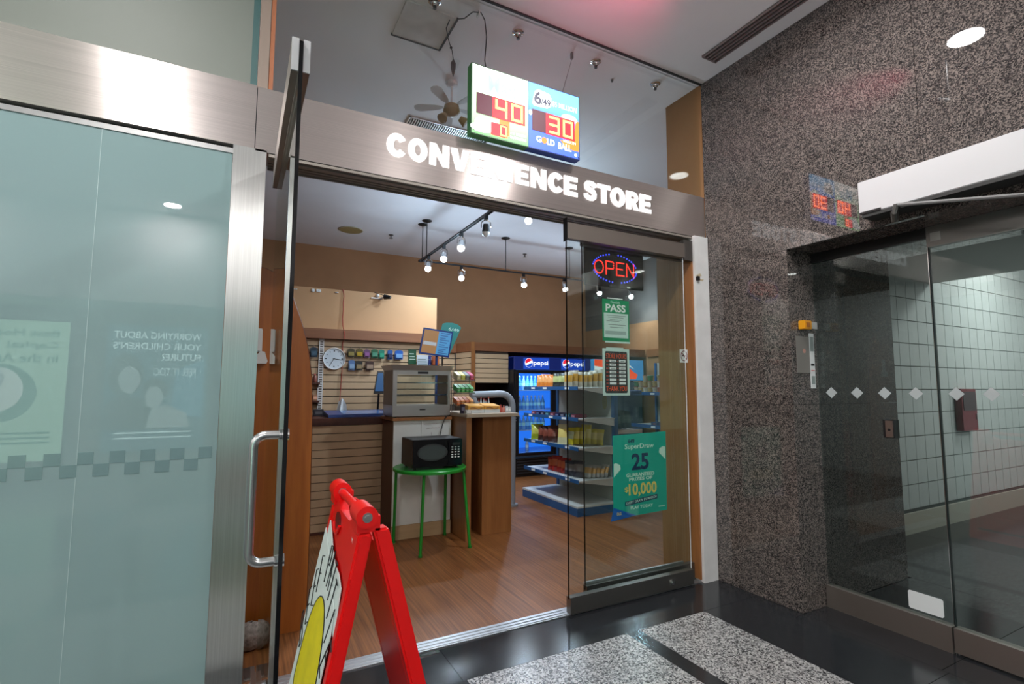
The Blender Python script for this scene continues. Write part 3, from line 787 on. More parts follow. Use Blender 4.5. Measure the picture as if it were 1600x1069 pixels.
# corridor ceiling lights
for i, y in enumerate((0.2, 1.8)):
    t = thing('corridor_light', ['flat square corridor ceiling light', 'flat square corridor ceiling light by the tiled wall'][i], 'ceiling light', (7.9, y, 3.35), 'corridor lights')
    MB().box(7.5, 8.3, y - 0.2, y + 0.2, 3.335, 3.349).build('frame', 'white_metal', t)
    MB().box(7.53, 8.27, y - 0.17, y + 0.17, 3.33, 3.335).build('diffuser', 'corridor_lens', t)
    area_light('corridor_lamp', (7.9, y, 3.32), (7.9, y, 0), 0.7, CORRIDOR_W, (0.93, 1, 0.98))

# ---- track lighting
tk = thing('light_track', 'black L shaped light track hung from the shop ceiling', 'light track', (2.35, 7.42, 3.38))
MB().box(2.325, 2.335, 3.85, 7.42, 3.372, 3.392).box(2.357, 2.367, 3.85, 7.42, 3.372, 3.392).box(2.335, 2.357, 3.85, 7.42, 3.386, 3.392).build('long_rail', 'black_metal', tk)
MB().box(2.33, 6.75, 7.405, 7.435, 3.372, 3.392).build('cross_rail', 'black_metal', tk)
MB().box(2.315, 2.375, 7.39, 7.45, 3.366, 3.396).build('corner_joint', 'black', tk)
for i, (x, y) in enumerate(((2.36, 7.19), (2.36, 7.39), (3.814, 7.42), (5.10, 7.42), (2.346, 4.75))):
    s = MB().cyl((x, y, 3.39), (x, y, CZ), 0.008, n=8).build('stem', 'black_metal', tk)
    MB().lathe((x, y, CZ), [(0.075, -0.001), (0.075, -0.008), (0.05, -0.02), (0.01, -0.028)], 18).build('canopy', 'black', s)
def track_head(x, y, zr, aim, label, on=True, w=1.0, up=True):
    t = thing('track_spotlight', label, 'spotlight', (x, y, zr), 'track spotlights')
    d = Vector(aim).normalized()
    c = Vector((x, y, zr - 0.135))
    MB().box(x - 0.02, x + 0.02, y - 0.02, y + 0.02, zr - 0.05, zr - 0.002).build('adapter', 'black', t)
    side = d.cross(Z).normalized() if abs(d.z) < 0.98 else X
    yo = []
    for s in (-1, 1):
        pth = [Vector((x, y, zr - 0.045)) + side * (0.012 * s), Vector((x, y, zr - 0.075)) + side * (0.05 * s), c + side * (0.052 * s)]
        yo.append(pth)
    MB().tube(yo[0], 0.007, 6).tube(yo[1], 0.007, 6).build('yoke', 'chrome', t)
    b0 = c - d * 0.04; b1 = c + d * 0.045
    MB().cyl(b0, b1, 0.03, 0.045, 14).build('housing', 'black_metal' if not on else 'chrome', t)
    e = c + d * 0.062
    MB().sphere(e, 0.045, nu=14, nv=8).build('bulb', 'bulb' if on else 'white_plastic', t, smooth=True)
    if on:
        if up: point_light('track_lamp', tuple(e + d * 0.06), TRACK_LAMP_W * w * 0.42, (0.55, 0.77, 1.0), 0.05)
        sl_ = bpy.data.lights.new('track_beam', 'SPOT'); sl_.energy = TRACK_LAMP_W * w * 0.85; sl_.color = (0.82, 0.91, 1.0)
        sl_.spot_size = math.radians(150); sl_.spot_blend = 0.6; sl_.shadow_soft_size = 0.05
        so_ = bpy.data.objects.new('track_beam', sl_); col.objects.link(so_); so_.location = tuple(e + d * 0.06)
        so_.rotation_euler = d.to_track_quat('-Z', 'Y').to_euler()
    return t
DN = (0.1, -0.1, -1)
for x, y, aim, lb, on, w in (
    (2.346, 7.05, (-0.15, -0.2, -1), 'lit track spotlight next to the track corner', True, 0.8),
    (2.346, 6.40, (-0.1, -0.2, -1), 'lit spotlight on the long rail, second from the corner', True, 1.2),
    (2.346, 5.78, (-0.1, -0.15, -1), 'lit spotlight on the long rail, third from the corner', True, 2.2),
    (2.346, 5.05, (0.1, 0.2, -1), 'unlit black track spotlight nearest the entrance', False, 0),
    (2.346, 3.95, (-0.2, 0.4, -1), 'added unseen spotlight at the entrance end of the long rail', True, 3.0),  # extra head added behind the fascia to brighten the counters
    (3.02, 7.42, (-0.1, -0.3, -1), 'lit spotlight on the cross rail right of the corner', True, 1),
    (4.16, 7.42, (0.0, -0.3, -1), 'lit spotlight on the cross rail above the left cooler door', True, 1),
    (4.99, 7.42, (0.15, -0.3, -1), 'lit spotlight seen at the edge of the sliding panel', True, 1),
    (5.75, 7.42, (0.1, -0.3, -1), 'lit spotlight seen just above the green pass notice', True, 1),
    (6.5, 7.42, (0.1, -0.4, -1), 'rightmost lit spotlight at the end of the cross rail', True, 1)):
    track_head(x, y, 3.372, aim, lb, on, w, up=y > 4.6)
# pendant bulb seen just under the fascia
BX, BY, BZ = 2.85, 4.97, 3.37
cb = thing('pendant_bulb', 'bright round bulb hanging just below the fascia, right of the light track', 'ceiling light', (BX, BY, CZ))
MB().lathe((BX, BY, CZ), [(0.06, -0.001), (0.06, -0.015), (0.02, -0.03)], 20).build('canopy', 'black', cb)
MB().cyl((BX, BY, CZ - 0.02), (BX, BY, BZ + 0.09), 0.006, n=8).build('stem', 'black_metal', cb)
MB().cyl((BX, BY, BZ + 0.03), (BX, BY, BZ + 0.10), 0.022, 0.018, 12).build('socket', 'black', cb)
MB().sphere((BX, BY, BZ), 0.042).build('globe', 'bulb', cb, smooth=True)
point_light('pendant_bulb_lamp', (BX, BY, BZ - 0.1), TRACK_LAMP_W * 0.8, (0.55, 0.78, 1), 0.05)

# ================================================================== CEILING FITTINGS
def ceiling_eye(x, y, label):
    t = thing('ceiling_eyeball', label, 'ceiling fitting', (x, y, CZ), 'chrome ceiling fittings behind the transom')
    MB().lathe((x, y, CZ), [(0.042, -0.001), (0.042, -0.005), (0.03, -0.010), (0.028, -0.003)], 20).build('ring', 'chrome', t, smooth=True)
    MB().sphere((x, y, CZ - 0.012), 0.026).build('eyeball', 'chrome', t, smooth=True)
    MB().cyl((x, y, CZ - 0.036), (x, y, CZ - 0.052), 0.012, n=10).build('socket', 'black', t)
for x, lb in ((1.0, 'chrome ceiling fitting beside the access hatch'), (1.617, 'chrome ceiling fitting above the jackpot sign'), (2.299, 'chrome ceiling fitting right of the jackpot sign'), (2.909, 'chrome ceiling fitting nearest the granite wall')):
    ceiling_eye(x, 2.965, lb)
def sprinkler(x, y, label, s=1.0):
    t = thing('sprinkler_head', label, 'sprinkler', (x, y, CZ), 'shop ceiling sprinklers')
    MB().lathe((x, y, CZ), [(0.04 * s, -0.001), (0.04 * s, -0.006), (0.012 * s, -0.02 * s), (0.012 * s, -0.05 * s)], 14).build('body', 'dark_steel', t)
    MB().lathe((x, y, CZ), [(0.03 * s, -0.055 * s), (0.03 * s, -0.060 * s), (0.002, -0.060 * s)], 12).build('deflector', 'dark_steel', t)
sprinkler(2.066, 8.16, 'sprinkler head right of the ceiling speaker')
sprinkler(4.60, 8.16, 'sprinkler head above the cross rail')
sprinkler(2.56, 3.09, 'tiny sprinkler cap near the chrome ceiling fittings', 0.3)
sp = thing('ceiling_speaker', 'round tan speaker grille in the shop ceiling', 'speaker', (1.43, 8.2, CZ))
MB().lathe((1.43, 8.2, CZ), [(0.19, -0.001), (0.19, -0.008), (0.175, -0.012), (0.174, -0.006)], 32).build('rim', colour((0.5, 0.45, 0.33)), sp)
MB().lathe((1.43, 8.2, CZ), [(0.174, -0.004), (0.174, -0.010), (0.002, -0.012)], 32).build('grille', 'speaker_grille', sp)
# shop ceiling grille
vg = thing('shop_air_grille', 'slatted grey air grille in the shop ceiling above the fascia', 'air grille', (1.58, 4.5, CZ))
MB().box(1.27, 2.10, 4.41, 4.60, CZ - 0.006, CZ - 0.001).build('backing', 'rubber', vg)
pieces('slat', MB().hexa([(-0.012, -0.085, -0.012), (-0.004, -0.085, -0.012), (0.004, 0.085, -0.012), (-0.004, 0.085, -0.012), (-0.012, -0.085, 0), (-0.004, -0.085, 0), (0.004, 0.085, 0), (-0.004, 0.085, 0)]), 'light_metal', vg, [(1.295 + 0.0225 * k, 4.505, CZ - 0.006) for k in range(35)])
MB().box(1.262, 1.275, 4.40, 4.61, CZ - 0.014, CZ - 0.001).box(2.095, 2.108, 4.40, 4.61, CZ - 0.014, CZ - 0.001).box(1.262, 2.108, 4.40, 4.412, CZ - 0.014, CZ - 0.001).box(1.262, 2.108, 4.598, 4.61, CZ - 0.014, CZ - 0.001).build('frame', 'light_metal', vg)
# mall slot diffuser
sd = thing('slot_diffuser', 'long ribbed air slot in the mall ceiling along the granite wall', 'air diffuser', (3.04, 1, CZ))
MB().box(2.965, 3.105, -3.0, 2.52, CZ - 0.008, CZ - 0.001).build('tray', 'dark_steel', sd)
for k in range(5):
    x = 2.968 + 0.0335 * k
    MB().box(x - 0.003, x + 0.003, -3.0, 2.52, CZ - 0.02, CZ - 0.008).build('blade', colour((0.28, 0.22, 0.22)), sd)
MB().box(2.96, 3.11, 2.52, 2.528, CZ - 0.02, CZ - 0.001).build('end_plate', colour((0.28, 0.22, 0.22)), sd)
# ceiling fan behind the transom
fx, fy, fz = 1.42, 3.74, 3.70
fn = thing('ceiling_fan', 'small ceiling fan with pale blades and two brown lamp cups', 'ceiling fan', (fx, fy, CZ))
MB().cyl((fx, fy, CZ - 0.02), (fx, fy, fz + 0.05), 0.010, n=8).lathe((fx, fy, CZ), [(0.05, -0.001), (0.045, -0.03), (0.012, -0.04)], 14).build('down_rod', 'fan_blade', fn)
MB().lathe((fx, fy, fz), [(0.02, 0.06), (0.06, 0.045), (0.07, 0.0), (0.05, -0.03), (0.015, -0.045)], 18).build('motor', 'fan_brown', fn, smooth=True)
for k in range(5):
    a = math.radians(72 * k + 150); U = Vector((math.cos(a), math.sin(a), 0)); Vv = Vector((-math.sin(a), math.cos(a), 0.12))
    o = Vector((fx, fy, fz + 0.035))
    MB().plate(o, U, Vv, [(0.07, -0.012), (0.12, -0.03), (0.26, -0.045), (0.30, -0.03), (0.31, 0.0), (0.30, 0.03), (0.26, 0.045), (0.12, 0.03), (0.07, 0.012)], 0.004).build('blade', 'fan_blade', fn)
for s, d in ((-1, Vector((-0.5, -0.3, -0.8))), (1, Vector((0.8, -0.2, -0.55)))):
    p = Vector((fx + 0.065 * s, fy - 0.02, fz - 0.055)); d.normalize()
    MB().cyl(p, p + d * 0.06, 0.022, 0.042, 14).build('lamp_cup', 'fan_brown', fn)
MB().tube([(fx - 0.07, fy - 0.03, fz - 0.05), (fx - 0.075, fy - 0.03, fz - 0.25)], 0.0018, 5).build('pull_chain', 'light_metal', fn)
# loose hanging detector in a plastic bag
hd = thing('hanging_sensor', 'loose dark sensor dangling in a clear bag from the ceiling hatch', 'sensor', (1.29, 3.33, CZ))
MB().tube([(1.14, 3.06, CZ - 0.012), (1.145, 3.14, CZ - 0.02), (1.19, 3.22, CZ - 0.03), (1.225, 3.27, CZ - 0.04), (1.25, 3.30, CZ - 0.05), (1.265, 3.31, CZ - 0.11)], 0.0035, 6).build('wire', 'black', hd)
MB().sphere((1.235, 3.28, CZ - 0.045), 0.010).build('knot', 'black', hd)
MB().lathe((1.265, 3.31, CZ - 0.24), [(0.003, 0.0), (0.018, 0.06), (0.02, 0.10), (0.006, 0.13)], 8).build('sensor_body', colour((0.05, 0.025, 0.03)), hd)
MB().prism([(1.235, 3.30, CZ - 0.10), (1.262, 3.30, CZ - 0.20), (1.275, 3.30, CZ - 0.22), (1.325, 3.31, CZ - 0.10)], (0, 0.002, 0)).build('bag', 'clear_glass', hd)

# ================================================================== JACKPOT SIGN
js = thing('jackpot_sign', 'lit green and blue lottery jackpot sign hung above the fascia', 'sign', (1.556, 2.75, 2.985))
LX0, LX1, LXM, LZ0, LZ1, LY = 1.163, 1.953, 1.557, 2.990, 3.428, 2.715
MB().box(LX0 - 0.006, LXM - 0.001, LY, LY + 0.06, LZ0 - 0.006, LZ1 + 0.006).build('green_case', colour((0.02, 0.13, 0.03)), js)
MB().box(LXM + 0.001, LX1 + 0.006, LY, LY + 0.06, LZ0 - 0.006, LZ1 + 0.006).build('blue_case', colour((0.01, 0.04, 0.22)), js)
def jrect(x0, x1, z0, z1, d, mat, nm, par=js):
    return MB().box(x0, x1, LY - d, LY - d + 0.001, z0, z1).build(nm, mat, par)
def gradient_mat(name, c0_, c1_, c2_, s, z0, z1, thing_z):
    m_, nt, bs = newmat(name)
    tc = nt.nodes.new('ShaderNodeTexCoord'); sp_ = nt.nodes.new('ShaderNodeSeparateXYZ'); nt.links.new(tc.outputs['Object'], sp_.inputs[0])
    mr = nt.nodes.new('ShaderNodeMapRange'); mr.inputs[1].default_value = z0 - thing_z; mr.inputs[2].default_value = z1 - thing_z
    nt.links.new(sp_.outputs['Z'], mr.inputs[0])
    rp = ramp(nt, [(0.0, c0_), (0.5, c1_), (0.8, c2_)])
    nt.links.new(mr.outputs[0], rp.inputs['Fac']); nt.links.new(rp.outputs['Color'], bs.inputs['Emission Color'])
    nt.links.new(rp.outputs['Color'], bs.inputs['Base Color'])
    bs.inputs['Emission Strength'].default_value = s
# printed artwork of the two lit faces (green fading to white, blue fading to sky)
gradient_mat('print_green', (0.16, 0.60, 0.16), (0.55, 0.85, 0.50), (0.95, 1.0, 0.97), 1.35, LZ0, LZ1, 2.985)
gradient_mat('print_blue', (0.05, 0.12, 0.85), (0.05, 0.16, 0.85), (0.16, 0.55, 0.95), 1.15, LZ0, LZ1, 2.985)
gf = jrect(LX0, LXM - 0.002, LZ0, LZ1, 0.001, 'print_green', 'green_face')
bf = jrect(LXM + 0.002, LX1, LZ0, LZ1, 0.001, 'print_blue', 'blue_face')
FO = (0, LY - 0.0012, 0)
# left face: brand swirl, LED window, small LED window, slogans
MB().text('Max', FO, X, Z, 1.27, 1.47, 3.275, 3.385, 0.0006, bold=0.02).build('brand_lettering', 'led_pale_blue', gf)
MB().box(1.19, 1.36, LY - 0.003, LY - 0.0012, 3.118, 3.252).build('led_window', 'led_panel', gf)
MB().box(1.30, 1.532, LY - 0.0032, LY - 0.0012, 3.116, 3.252).build('led_window_lit', 'led_panel_hot', gf)
def seg(ch, x, z, w, h, parent, th=0.016, y=LY - 0.0042):
    S7 = {'0': 'abcdef', '3': 'abgcd', '4': 'fgbc'}
    t = th; mb = MB()
    R = {'a': (x, x + w, z + h - t, z + h), 'd': (x, x + w, z, z + t), 'g': (x, x + w, z + h / 2 - t / 2, z + h / 2 + t / 2),
         'f': (x, x + t, z + h / 2, z + h), 'b': (x + w - t, x + w, z + h / 2, z + h), 'e': (x, x + t, z, z + h / 2), 'c': (x + w - t, x + w, z, z + h / 2)}
    for k in S7[ch]:
        a, b, c, d = R[k]
        mb.box(a, b, y, y + 0.001, c, d)
    mb.build('digit', 'led_digit', parent)
seg('4', 1.318, 3.128, 0.085, 0.115, gf); seg('0', 1.430, 3.128, 0.085, 0.115, gf)
MB().text('MILLION', FO, X, Z, 1.435, 1.535, 3.094, 3.112, 0.0006, bold=0.02).build('lettering', 'led_text', gf)
MB().box(1.35, 1.42, LY - 0.002, LY - 0.0012, 3.02, 3.118).build('orange_bar', 'led_orange', gf)
MB().box(1.29, 1.405, LY - 0.003, LY - 0.0012, 3.004, 3.085).build('small_led_window', 'led_panel_hot', gf)
seg('0', 1.353, 3.010, 0.045, 0.068, gf, 0.009)
MB().ellipse(FO, X, Z, 1.265, 3.066, 0.085, 0.040, 0.0008).ellipse((0, LY - 0.0013, 0), X, Z, 1.225, 3.030, 0.075, 0.028, 0.0008).build('white_bubble', 'led_white', gf)
MB().text('x $1 MILLION', FO, X, Z, 1.425, 1.54, 3.036, 3.056, 0.0006).text('MAXMILLIONS', FO, X, Z, 1.425, 1.54, 3.012, 3.030, 0.0006).build('slogan', 'led_text', gf)
# right face
MB().plate(FO, X, Z, [(1.585, 3.29), (1.605, 3.375), (1.63, 3.395), (1.715, 3.385), (1.732, 3.36), (1.730, 3.30), (1.70, 3.282), (1.60, 3.275)], 0.0006).build('brand_bubble', 'led_white', bf)
MB().text('6', (0, LY - 0.0018, 0), X, Z, 1.60, 1.655, 3.292, 3.38, 0.0006, bold=0.03).text('/49', (0, LY - 0.0018, 0), X, Z, 1.652, 1.725, 3.294, 3.345, 0.0006, bold=0.02).build('brand_number', colour((0.02, 0.03, 0.1)), bf)
MB().text('LOTTO', (0, LY - 0.0018, 0), X, Z, 1.655, 1.715, 3.352, 3.372, 0.0006).build('brand_word', 'led_blue', bf)
MB().text('$5 MILLION', FO, X, Z, 1.74, 1.935, 3.305, 3.345, 0.0006, bold=0.01).build('lettering', 'led_text', bf)
MB().ellipse(FO, X, Z, 1.875, 3.255, 0.065, 0.03, 0.0006).build('white_bubble', 'led_white', bf)
MB().plate(FO, X, Z, [(1.80, 3.09), (1.84, 3.05), (1.90, 3.04), (1.953, 3.04), (1.953, 3.25), (1.93, 3.26), (1.915, 3.16), (1.87, 3.10)], 0.0004).build('gold_swirl', 'led_orange', bf)
MB().ellipse(FO, X, Z, 1.572, 3.223, 0.013, 0.018, 0.0008).build('white_ball', 'led_white', bf)
MB().box(1.585, 1.75, LY - 0.003, LY - 0.0012, 3.108, 3.25).build('led_window', 'led_panel', bf)
MB().box(1.69, 1.917, LY - 0.0032, LY - 0.0012, 3.106, 3.248).build('led_window_lit', 'led_panel_hot', bf)
seg('3', 1.715, 3.118, 0.08, 0.118, bf); seg('0', 1.822, 3.118, 0.08, 0.118, bf)
MB().text('MILLION', FO, X, Z, 1.825, 1.925, 3.082, 3.100, 0.0006, bold=0.02).build('lettering', 'led_text', bf)
MB().text('G', FO, X, Z, 1.615, 1.655, 3.036, 3.078, 0.0008, bold=0.03).text('LD', FO, X, Z, 1.697, 1.757, 3.034, 3.076, 0.0008, bold=0.03).text('BALL', FO, X, Z, 1.785, 1.89, 3.026, 3.072, 0.0008, bold=0.03).build('slogan', 'led_text', bf)
MB().ellipse(FO, X, Z, 1.676, 3.057, 0.020, 0.022, 0.0008).build('gold_ball', 'led_orange', bf)
MB().ellipse(FO, X, Z, 1.925, 3.012, 0.011, 0.012, 0.0008).build('seal', 'led_white', bf)
MB().ellipse(FO, X, Z, 1.176, 3.01, 0.004, 0.006, 0.0008).ellipse(FO, X, Z, 1.948, 2.998, 0.005, 0.005, 0.0008).build('screw', 'black', js)
MB().box(1.17, 1.95, 2.735, 2.765, 2.986, 2.99).build('foot', 'black', js)
cw = thing('sign_cord', 'black power cord drooping from the hatch to the jackpot sign', 'cord', (1.2, 2.9, 3.44))
MB().tube([(1.19, 3.02, CZ - 0.016), (1.215, 2.98, CZ - 0.03), (1.25, 2.92, CZ - 0.012), (1.30, 2.90, CZ - 0.012), (1.31, 2.86, 3.86), (1.305, 2.82, 3.72), (1.285, 2.79, 3.60), (1.275, 2.78, 3.52), (1.285, 2.77, 3.43)], 0.004, 6).build('cable', 'black', cw)
MB().box(1.285, 1.295, 2.90, 2.94, CZ - 0.03, CZ - 0.001).build('clip', 'white_plastic', cw)
hw = thing('hanging_wire', 'thin wire holding the right end of the jackpot sign', 'wire', (1.9, 2.9, 3.44))
MB().tube([(2.085, 2.97, CZ - 0.002), (2.07, 2.95, CZ - 0.05), (1.84, 2.75, 3.435)], 0.0022, 5).build('strand', 'dark_steel', hw)
MB().box(2.07, 2.085, 2.955, 2.975, CZ - 0.05, CZ - 0.001).build('hook', 'dark_steel', hw)
# red uplight added just above the view to make the pink ceiling glow
RX, RY, RZ = 1.93, 1.72, 3.60
ru = thing('added_red_light', 'added red uplight out of view, for the pink glow on the mall ceiling', 'accent light', (RX, RY, RZ))
MB().cyl((RX, RY - 0.07, RZ - 0.033), (RX, RY, RZ), 0.03, 0.045, 18).build('housing', 'black_metal', ru)
MB().cyl((RX, RY, RZ), (RX, RY + 0.003, RZ + 0.0014), 0.040, n=18).build('lens', 'open_red', ru)
MB().tube([(RX, RY - 0.06, CZ - 0.001), (RX, RY - 0.06, RZ)], 0.006, 6).build('bracket', 'black_metal', ru)
sl = bpy.data.lights.new('added_red_light_lamp', 'SPOT'); sl.energy = 20.0; sl.color = (1.0, 0.10, 0.22); sl.spot_size = math.radians(85); sl.spot_blend = 1.0; sl.shadow_soft_size = 0.03
slo = bpy.data.objects.new('added_red_light_lamp', sl); col.objects.link(slo); slo.location = (RX, RY + 0.02, RZ + 0.01)
slo.rotation_euler = Vector((0.03, 0.62, 0.35)).to_track_quat('-Z', 'Y').to_euler()
# ================================================================== ENTRANCE THINGS
# wooden fin panel behind the open door
fin = thing('wood_fin', 'tall orange wood display fin with a curved edge behind the open door', 'panel', (0.0, 3.39, 0))
prof = [(-0.7, 0.004), (0.398, 0.004), (0.400, 0.574), (0.392, 1.23), (0.386, 1.388), (0.381, 1.50), (0.367, 1.606), (0.355, 1.68), (0.34, 1.745), (0.32, 1.815), (0.298, 1.883), (0.265, 1.975), (0.225, 2.074), (0.17, 2.135), (0.10, 2.165), (0.03, 2.178), (-0.7, 2.185)]
MB().prism([(x, 3.38, z) for x, z in prof], (0, 0.035, 0)).build('board', 'wood_fin', fin)
MB().tube([(x, 3.397, z) for x, z in prof[1:-1]], 0.006, 6).build('edge_banding', 'wood_dark', fin)
ph = thing('wall_intercom', 'white wall intercom on the wooden fin', 'intercom', (0.09, 3.37, 1.58))
MB().box(0.068, 0.096, 3.355, 3.38, 1.655, 1.795).build('body', 'white_plastic', ph, bevel=0.004)
MB().prism([(0.065, 3.34, 1.585), (0.122, 3.34, 1.585), (0.128, 3.34, 1.60), (0.112, 3.34, 1.655), (0.088, 3.34, 1.66), (0.065, 3.34, 1.63)], (0, 0.04, 0)).build('cradle', 'white_plastic', ph)
st = MB().sphere((0.098, 3.27, 0.075), 0.078, (0.95, 0.75, 0.98), 22, 14)
rs = random.Random(3)
st.v = [(x + rs.uniform(-.003, .003), y + rs.uniform(-.003, .003), max(0.005, z + rs.uniform(-.003, .003))) for x, y, z in st.v]
single(st, 'door_stone', 'grey_stone', 'grey cobble stone on the floor by the wooden fin', 'stone', base=(0.098, 3.27, 0.004), smooth=True)

# ---- red A-frame sign
af = thing('sandwich_board', 'red plastic sandwich board with a hand drawn food poster', 'sandwich board', (0.40, 2.1, 0))
YF, YN = 2.405, 1.83      # far and near sides
TOPX, TOPZ = 0.402, 1.0
def fx_front(z): return 0.372 - (0.92 - z) * 0.200
def fx_back(z): return 0.425 + (0.96 - z) * 0.262
# front leaf: frame around the panel
def leg(fx, y0, y1, z0, z1, w0, w1, t):
    """raked post between y0..y1"""
    a, b = fx(z0), fx(z1)
    return MB().hexa([(a, y0, z0), (a + t, y0, z0), (a + t, y1, z0), (a, y1, z0), (b, y0, z1), (b + t, y0, z1), (b + t, y1, z1), (b, y1, z1)])
leg(fx_front, YN, YN + 0.05, 0.0, 0.94, 0, 0, 0.05).build('front_post', 'red_plastic', af, bevel=0.008, smooth=True)
leg(fx_front, YF - 0.05, YF, 0.0, 0.94, 0, 0, 0.05).build('front_post', 'red_plastic', af, bevel=0.008, smooth=True)
leg(fx_front, YN + 0.05, YF - 0.05, 0.0, 0.08, 0, 0, 0.045).build('front_bottom_bar', 'red_plastic', af, bevel=0.006)
# back leaf
leg(fx_back, YN, YN + 0.06, 0.0, 0.955, 0, 0, 0.055).build('back_post', 'red_plastic', af, bevel=0.008, smooth=True)
leg(fx_back, YF - 0.06, YF, 0.0, 0.955, 0, 0, 0.055).build('back_post', 'red_plastic', af, bevel=0.008, smooth=True)
leg(fx_back, YN + 0.06, YF - 0.06, 0.10, 0.90, 0, 0, 0.025).build('back_panel', 'red_plastic', af)
leg(fx_back, YN + 0.06, YF - 0.06, 0.0, 0.08, 0, 0, 0.05).build('back_bottom_bar', 'red_plastic', af)
# front panel backing (red) with top web cut to a curve with a grip hole
def fp_(u, z, d=0.0): return Vector((fx_front(z) + d, u, z))
web = [(YN + 0.045, 0.74), (YN + 0.09, 0.765), (YN + 0.17, 0.79), (YN + 0.27, 0.80), (YN + 0.37, 0.835), (YN + 0.45, 0.87), (YF - 0.05, 0.90), (YF - 0.01, 0.955), (YF - 0.05, 0.985), (YF - 0.12, 0.975), (YN + 0.40, 0.945), (YN + 0.30, 0.945), (YN + 0.20, 0.945), (YN + 0.12, 0.965), (YN + 0.02, 0.965), (YN + 0.0, 0.80)]
MB().prism([fp_(u, z, 0.004) for u, z in web], (0.036, 0, -0.007)).build('handle_web', 'red_plastic', af)
MB().prism([fp_(YF - 0.20 + 0.055 * math.cos(t) , 0.905 + 0.028 * math.sin(t) + 0.012 * math.cos(t), -0.0015) for t in [2 * math.pi * k / 18 for k in range(18)]], (0.005, 0, 0)).build('grip_hole', colour((0.12, 0.002, 0.002)), af)
MB().tube([fp_(u, z, -0.003) for u, z in ((YF - 0.265, 0.90), (YF - 0.24, 0.868), (YF - 0.19, 0.866), (YF - 0.15, 0.89))], 0.007, 8).build('grip_lip', 'red_plastic', af)
MB().prism([fp_(YN + 0.05, 0.08, 0.02), fp_(YF - 0.05, 0.08, 0.02), fp_(YF - 0.05, 0.86, 0.02), fp_(YN + 0.05, 0.74, 0.02)], (0.012, 0, 0)).build('front_backing', 'red_plastic', af)
# upper white lip and the poster sheet
lip = [(YN + 0.045, 0.60), (YN + 0.09, 0.74), (YN + 0.17, 0.765), (YN + 0.27, 0.772), (YN + 0.37, 0.805), (YN + 0.45, 0.84), (YF - 0.012, 0.885), (YF - 0.01, 0.80), (YF - 0.10, 0.78)]
sheet = [(YN + 0.065, 0.06), (YN + 0.065, 0.60), (YN + 0.10, 0.67), (YN + 0.22, 0.715), (YN + 0.33, 0.755), (YN + 0.43, 0.79), (YF - 0.005, 0.835), (YF + 0.004, 0.72), (YF + 0.004, 0.06)]
MB().prism([fp_(u, z, 0.001) for u, z in lip], (0.004, 0, 0)).build('white_lip', 'sign_white', af)
po_ = MB().prism([fp_(u, z, -0.004) for u, z in sheet], (0.003, 0, 0)).build('poster_sheet', 'sign_white', af, label='white sheet with a yellow patty and hand lettering')
# yellow half-moon patty
yp = []
cy_, cz_ = 2.13, 0.28
for k in range(25):
    t = math.pi * k / 24
    yp.append((cy_ + 0.20 * math.cos(t), cz_ + 0.36 * math.sin(t) ** 0.8))
yp += [(cy_ - 0.15, cz_ - 0.1), (cy_ + 0.08, cz_ - 0.14)]
MB().prism([fp_(u, z, -0.0055) for u, z in yp], (0.001, 0, 0)).build('yellow_patty', 'sign_yellow', po_)
MB().tube([fp_(u, z, -0.0055) for u, z in yp + yp[:1]], 0.0022, 5).build('patty_outline', 'ink', po_)
# hand lettering in an arch over the patty (reads for somebody facing the board)
STROKES = {'B': [[(0, 0), (0, 1), (.7, 1), (.9, .78), (.7, .54), (0, .54)], [(.7, .54), (1, .28), (.7, 0), (0, 0)]], 'E': [[(1, 1), (0, 1), (0, 0), (1, 0)], [(0, .52), (.8, .52)]], 'F': [[(1, 1), (0, 1), (0, 0)], [(0, .52), (.8, .52)]],
           'P': [[(0, 0), (0, 1), (.8, 1), (1, .75), (.8, .5), (0, .5)]], 'A': [[(0, 0), (.5, 1), (1, 0)], [(.2, .4), (.8, .4)]], 'T': [[(0, 1), (1, 1)], [(.5, 1), (.5, 0)]], 'I': [[(.5, 0), (.5, 1)]], 'S': [[(1, .85), (.6, 1), (.1, .85), (.2, .6), (.8, .42), (.95, .18), (.5, 0), (0, .15)]]}
word = 'BEEF PATTIES'
n = len(word); am = MB()
for i, ch in enumerate(word):
    if ch == ' ': continue
    t = math.radians(166 - 152 * i / (n - 1))       # sweep from the far side over the top to the near side
    u0, z0 = cy_ - 0.225 * math.cos(t), cz_ + 0.395 * math.sin(t)
    rad = Vector((-math.cos(t) * 0.35, max(math.sin(t), 0.35))).normalized()
    tan = Vector((-rad.y, rad.x))
    if tan.x > 0: tan = -tan
    w, h = 0.040, 0.135
    am = MB()
    for st_ in STROKES[ch]:
        am.tube([fp_(u0 + tan.x * (a - 0.5) * w + rad.x * (b * h + 0.012), z0 + tan.y * (a - 0.5) * w + rad.y * (b * h + 0.012), -0.0055) for a, b in st_], 0.0024, 5)
    am.build('hand_letter', 'ink', po_)
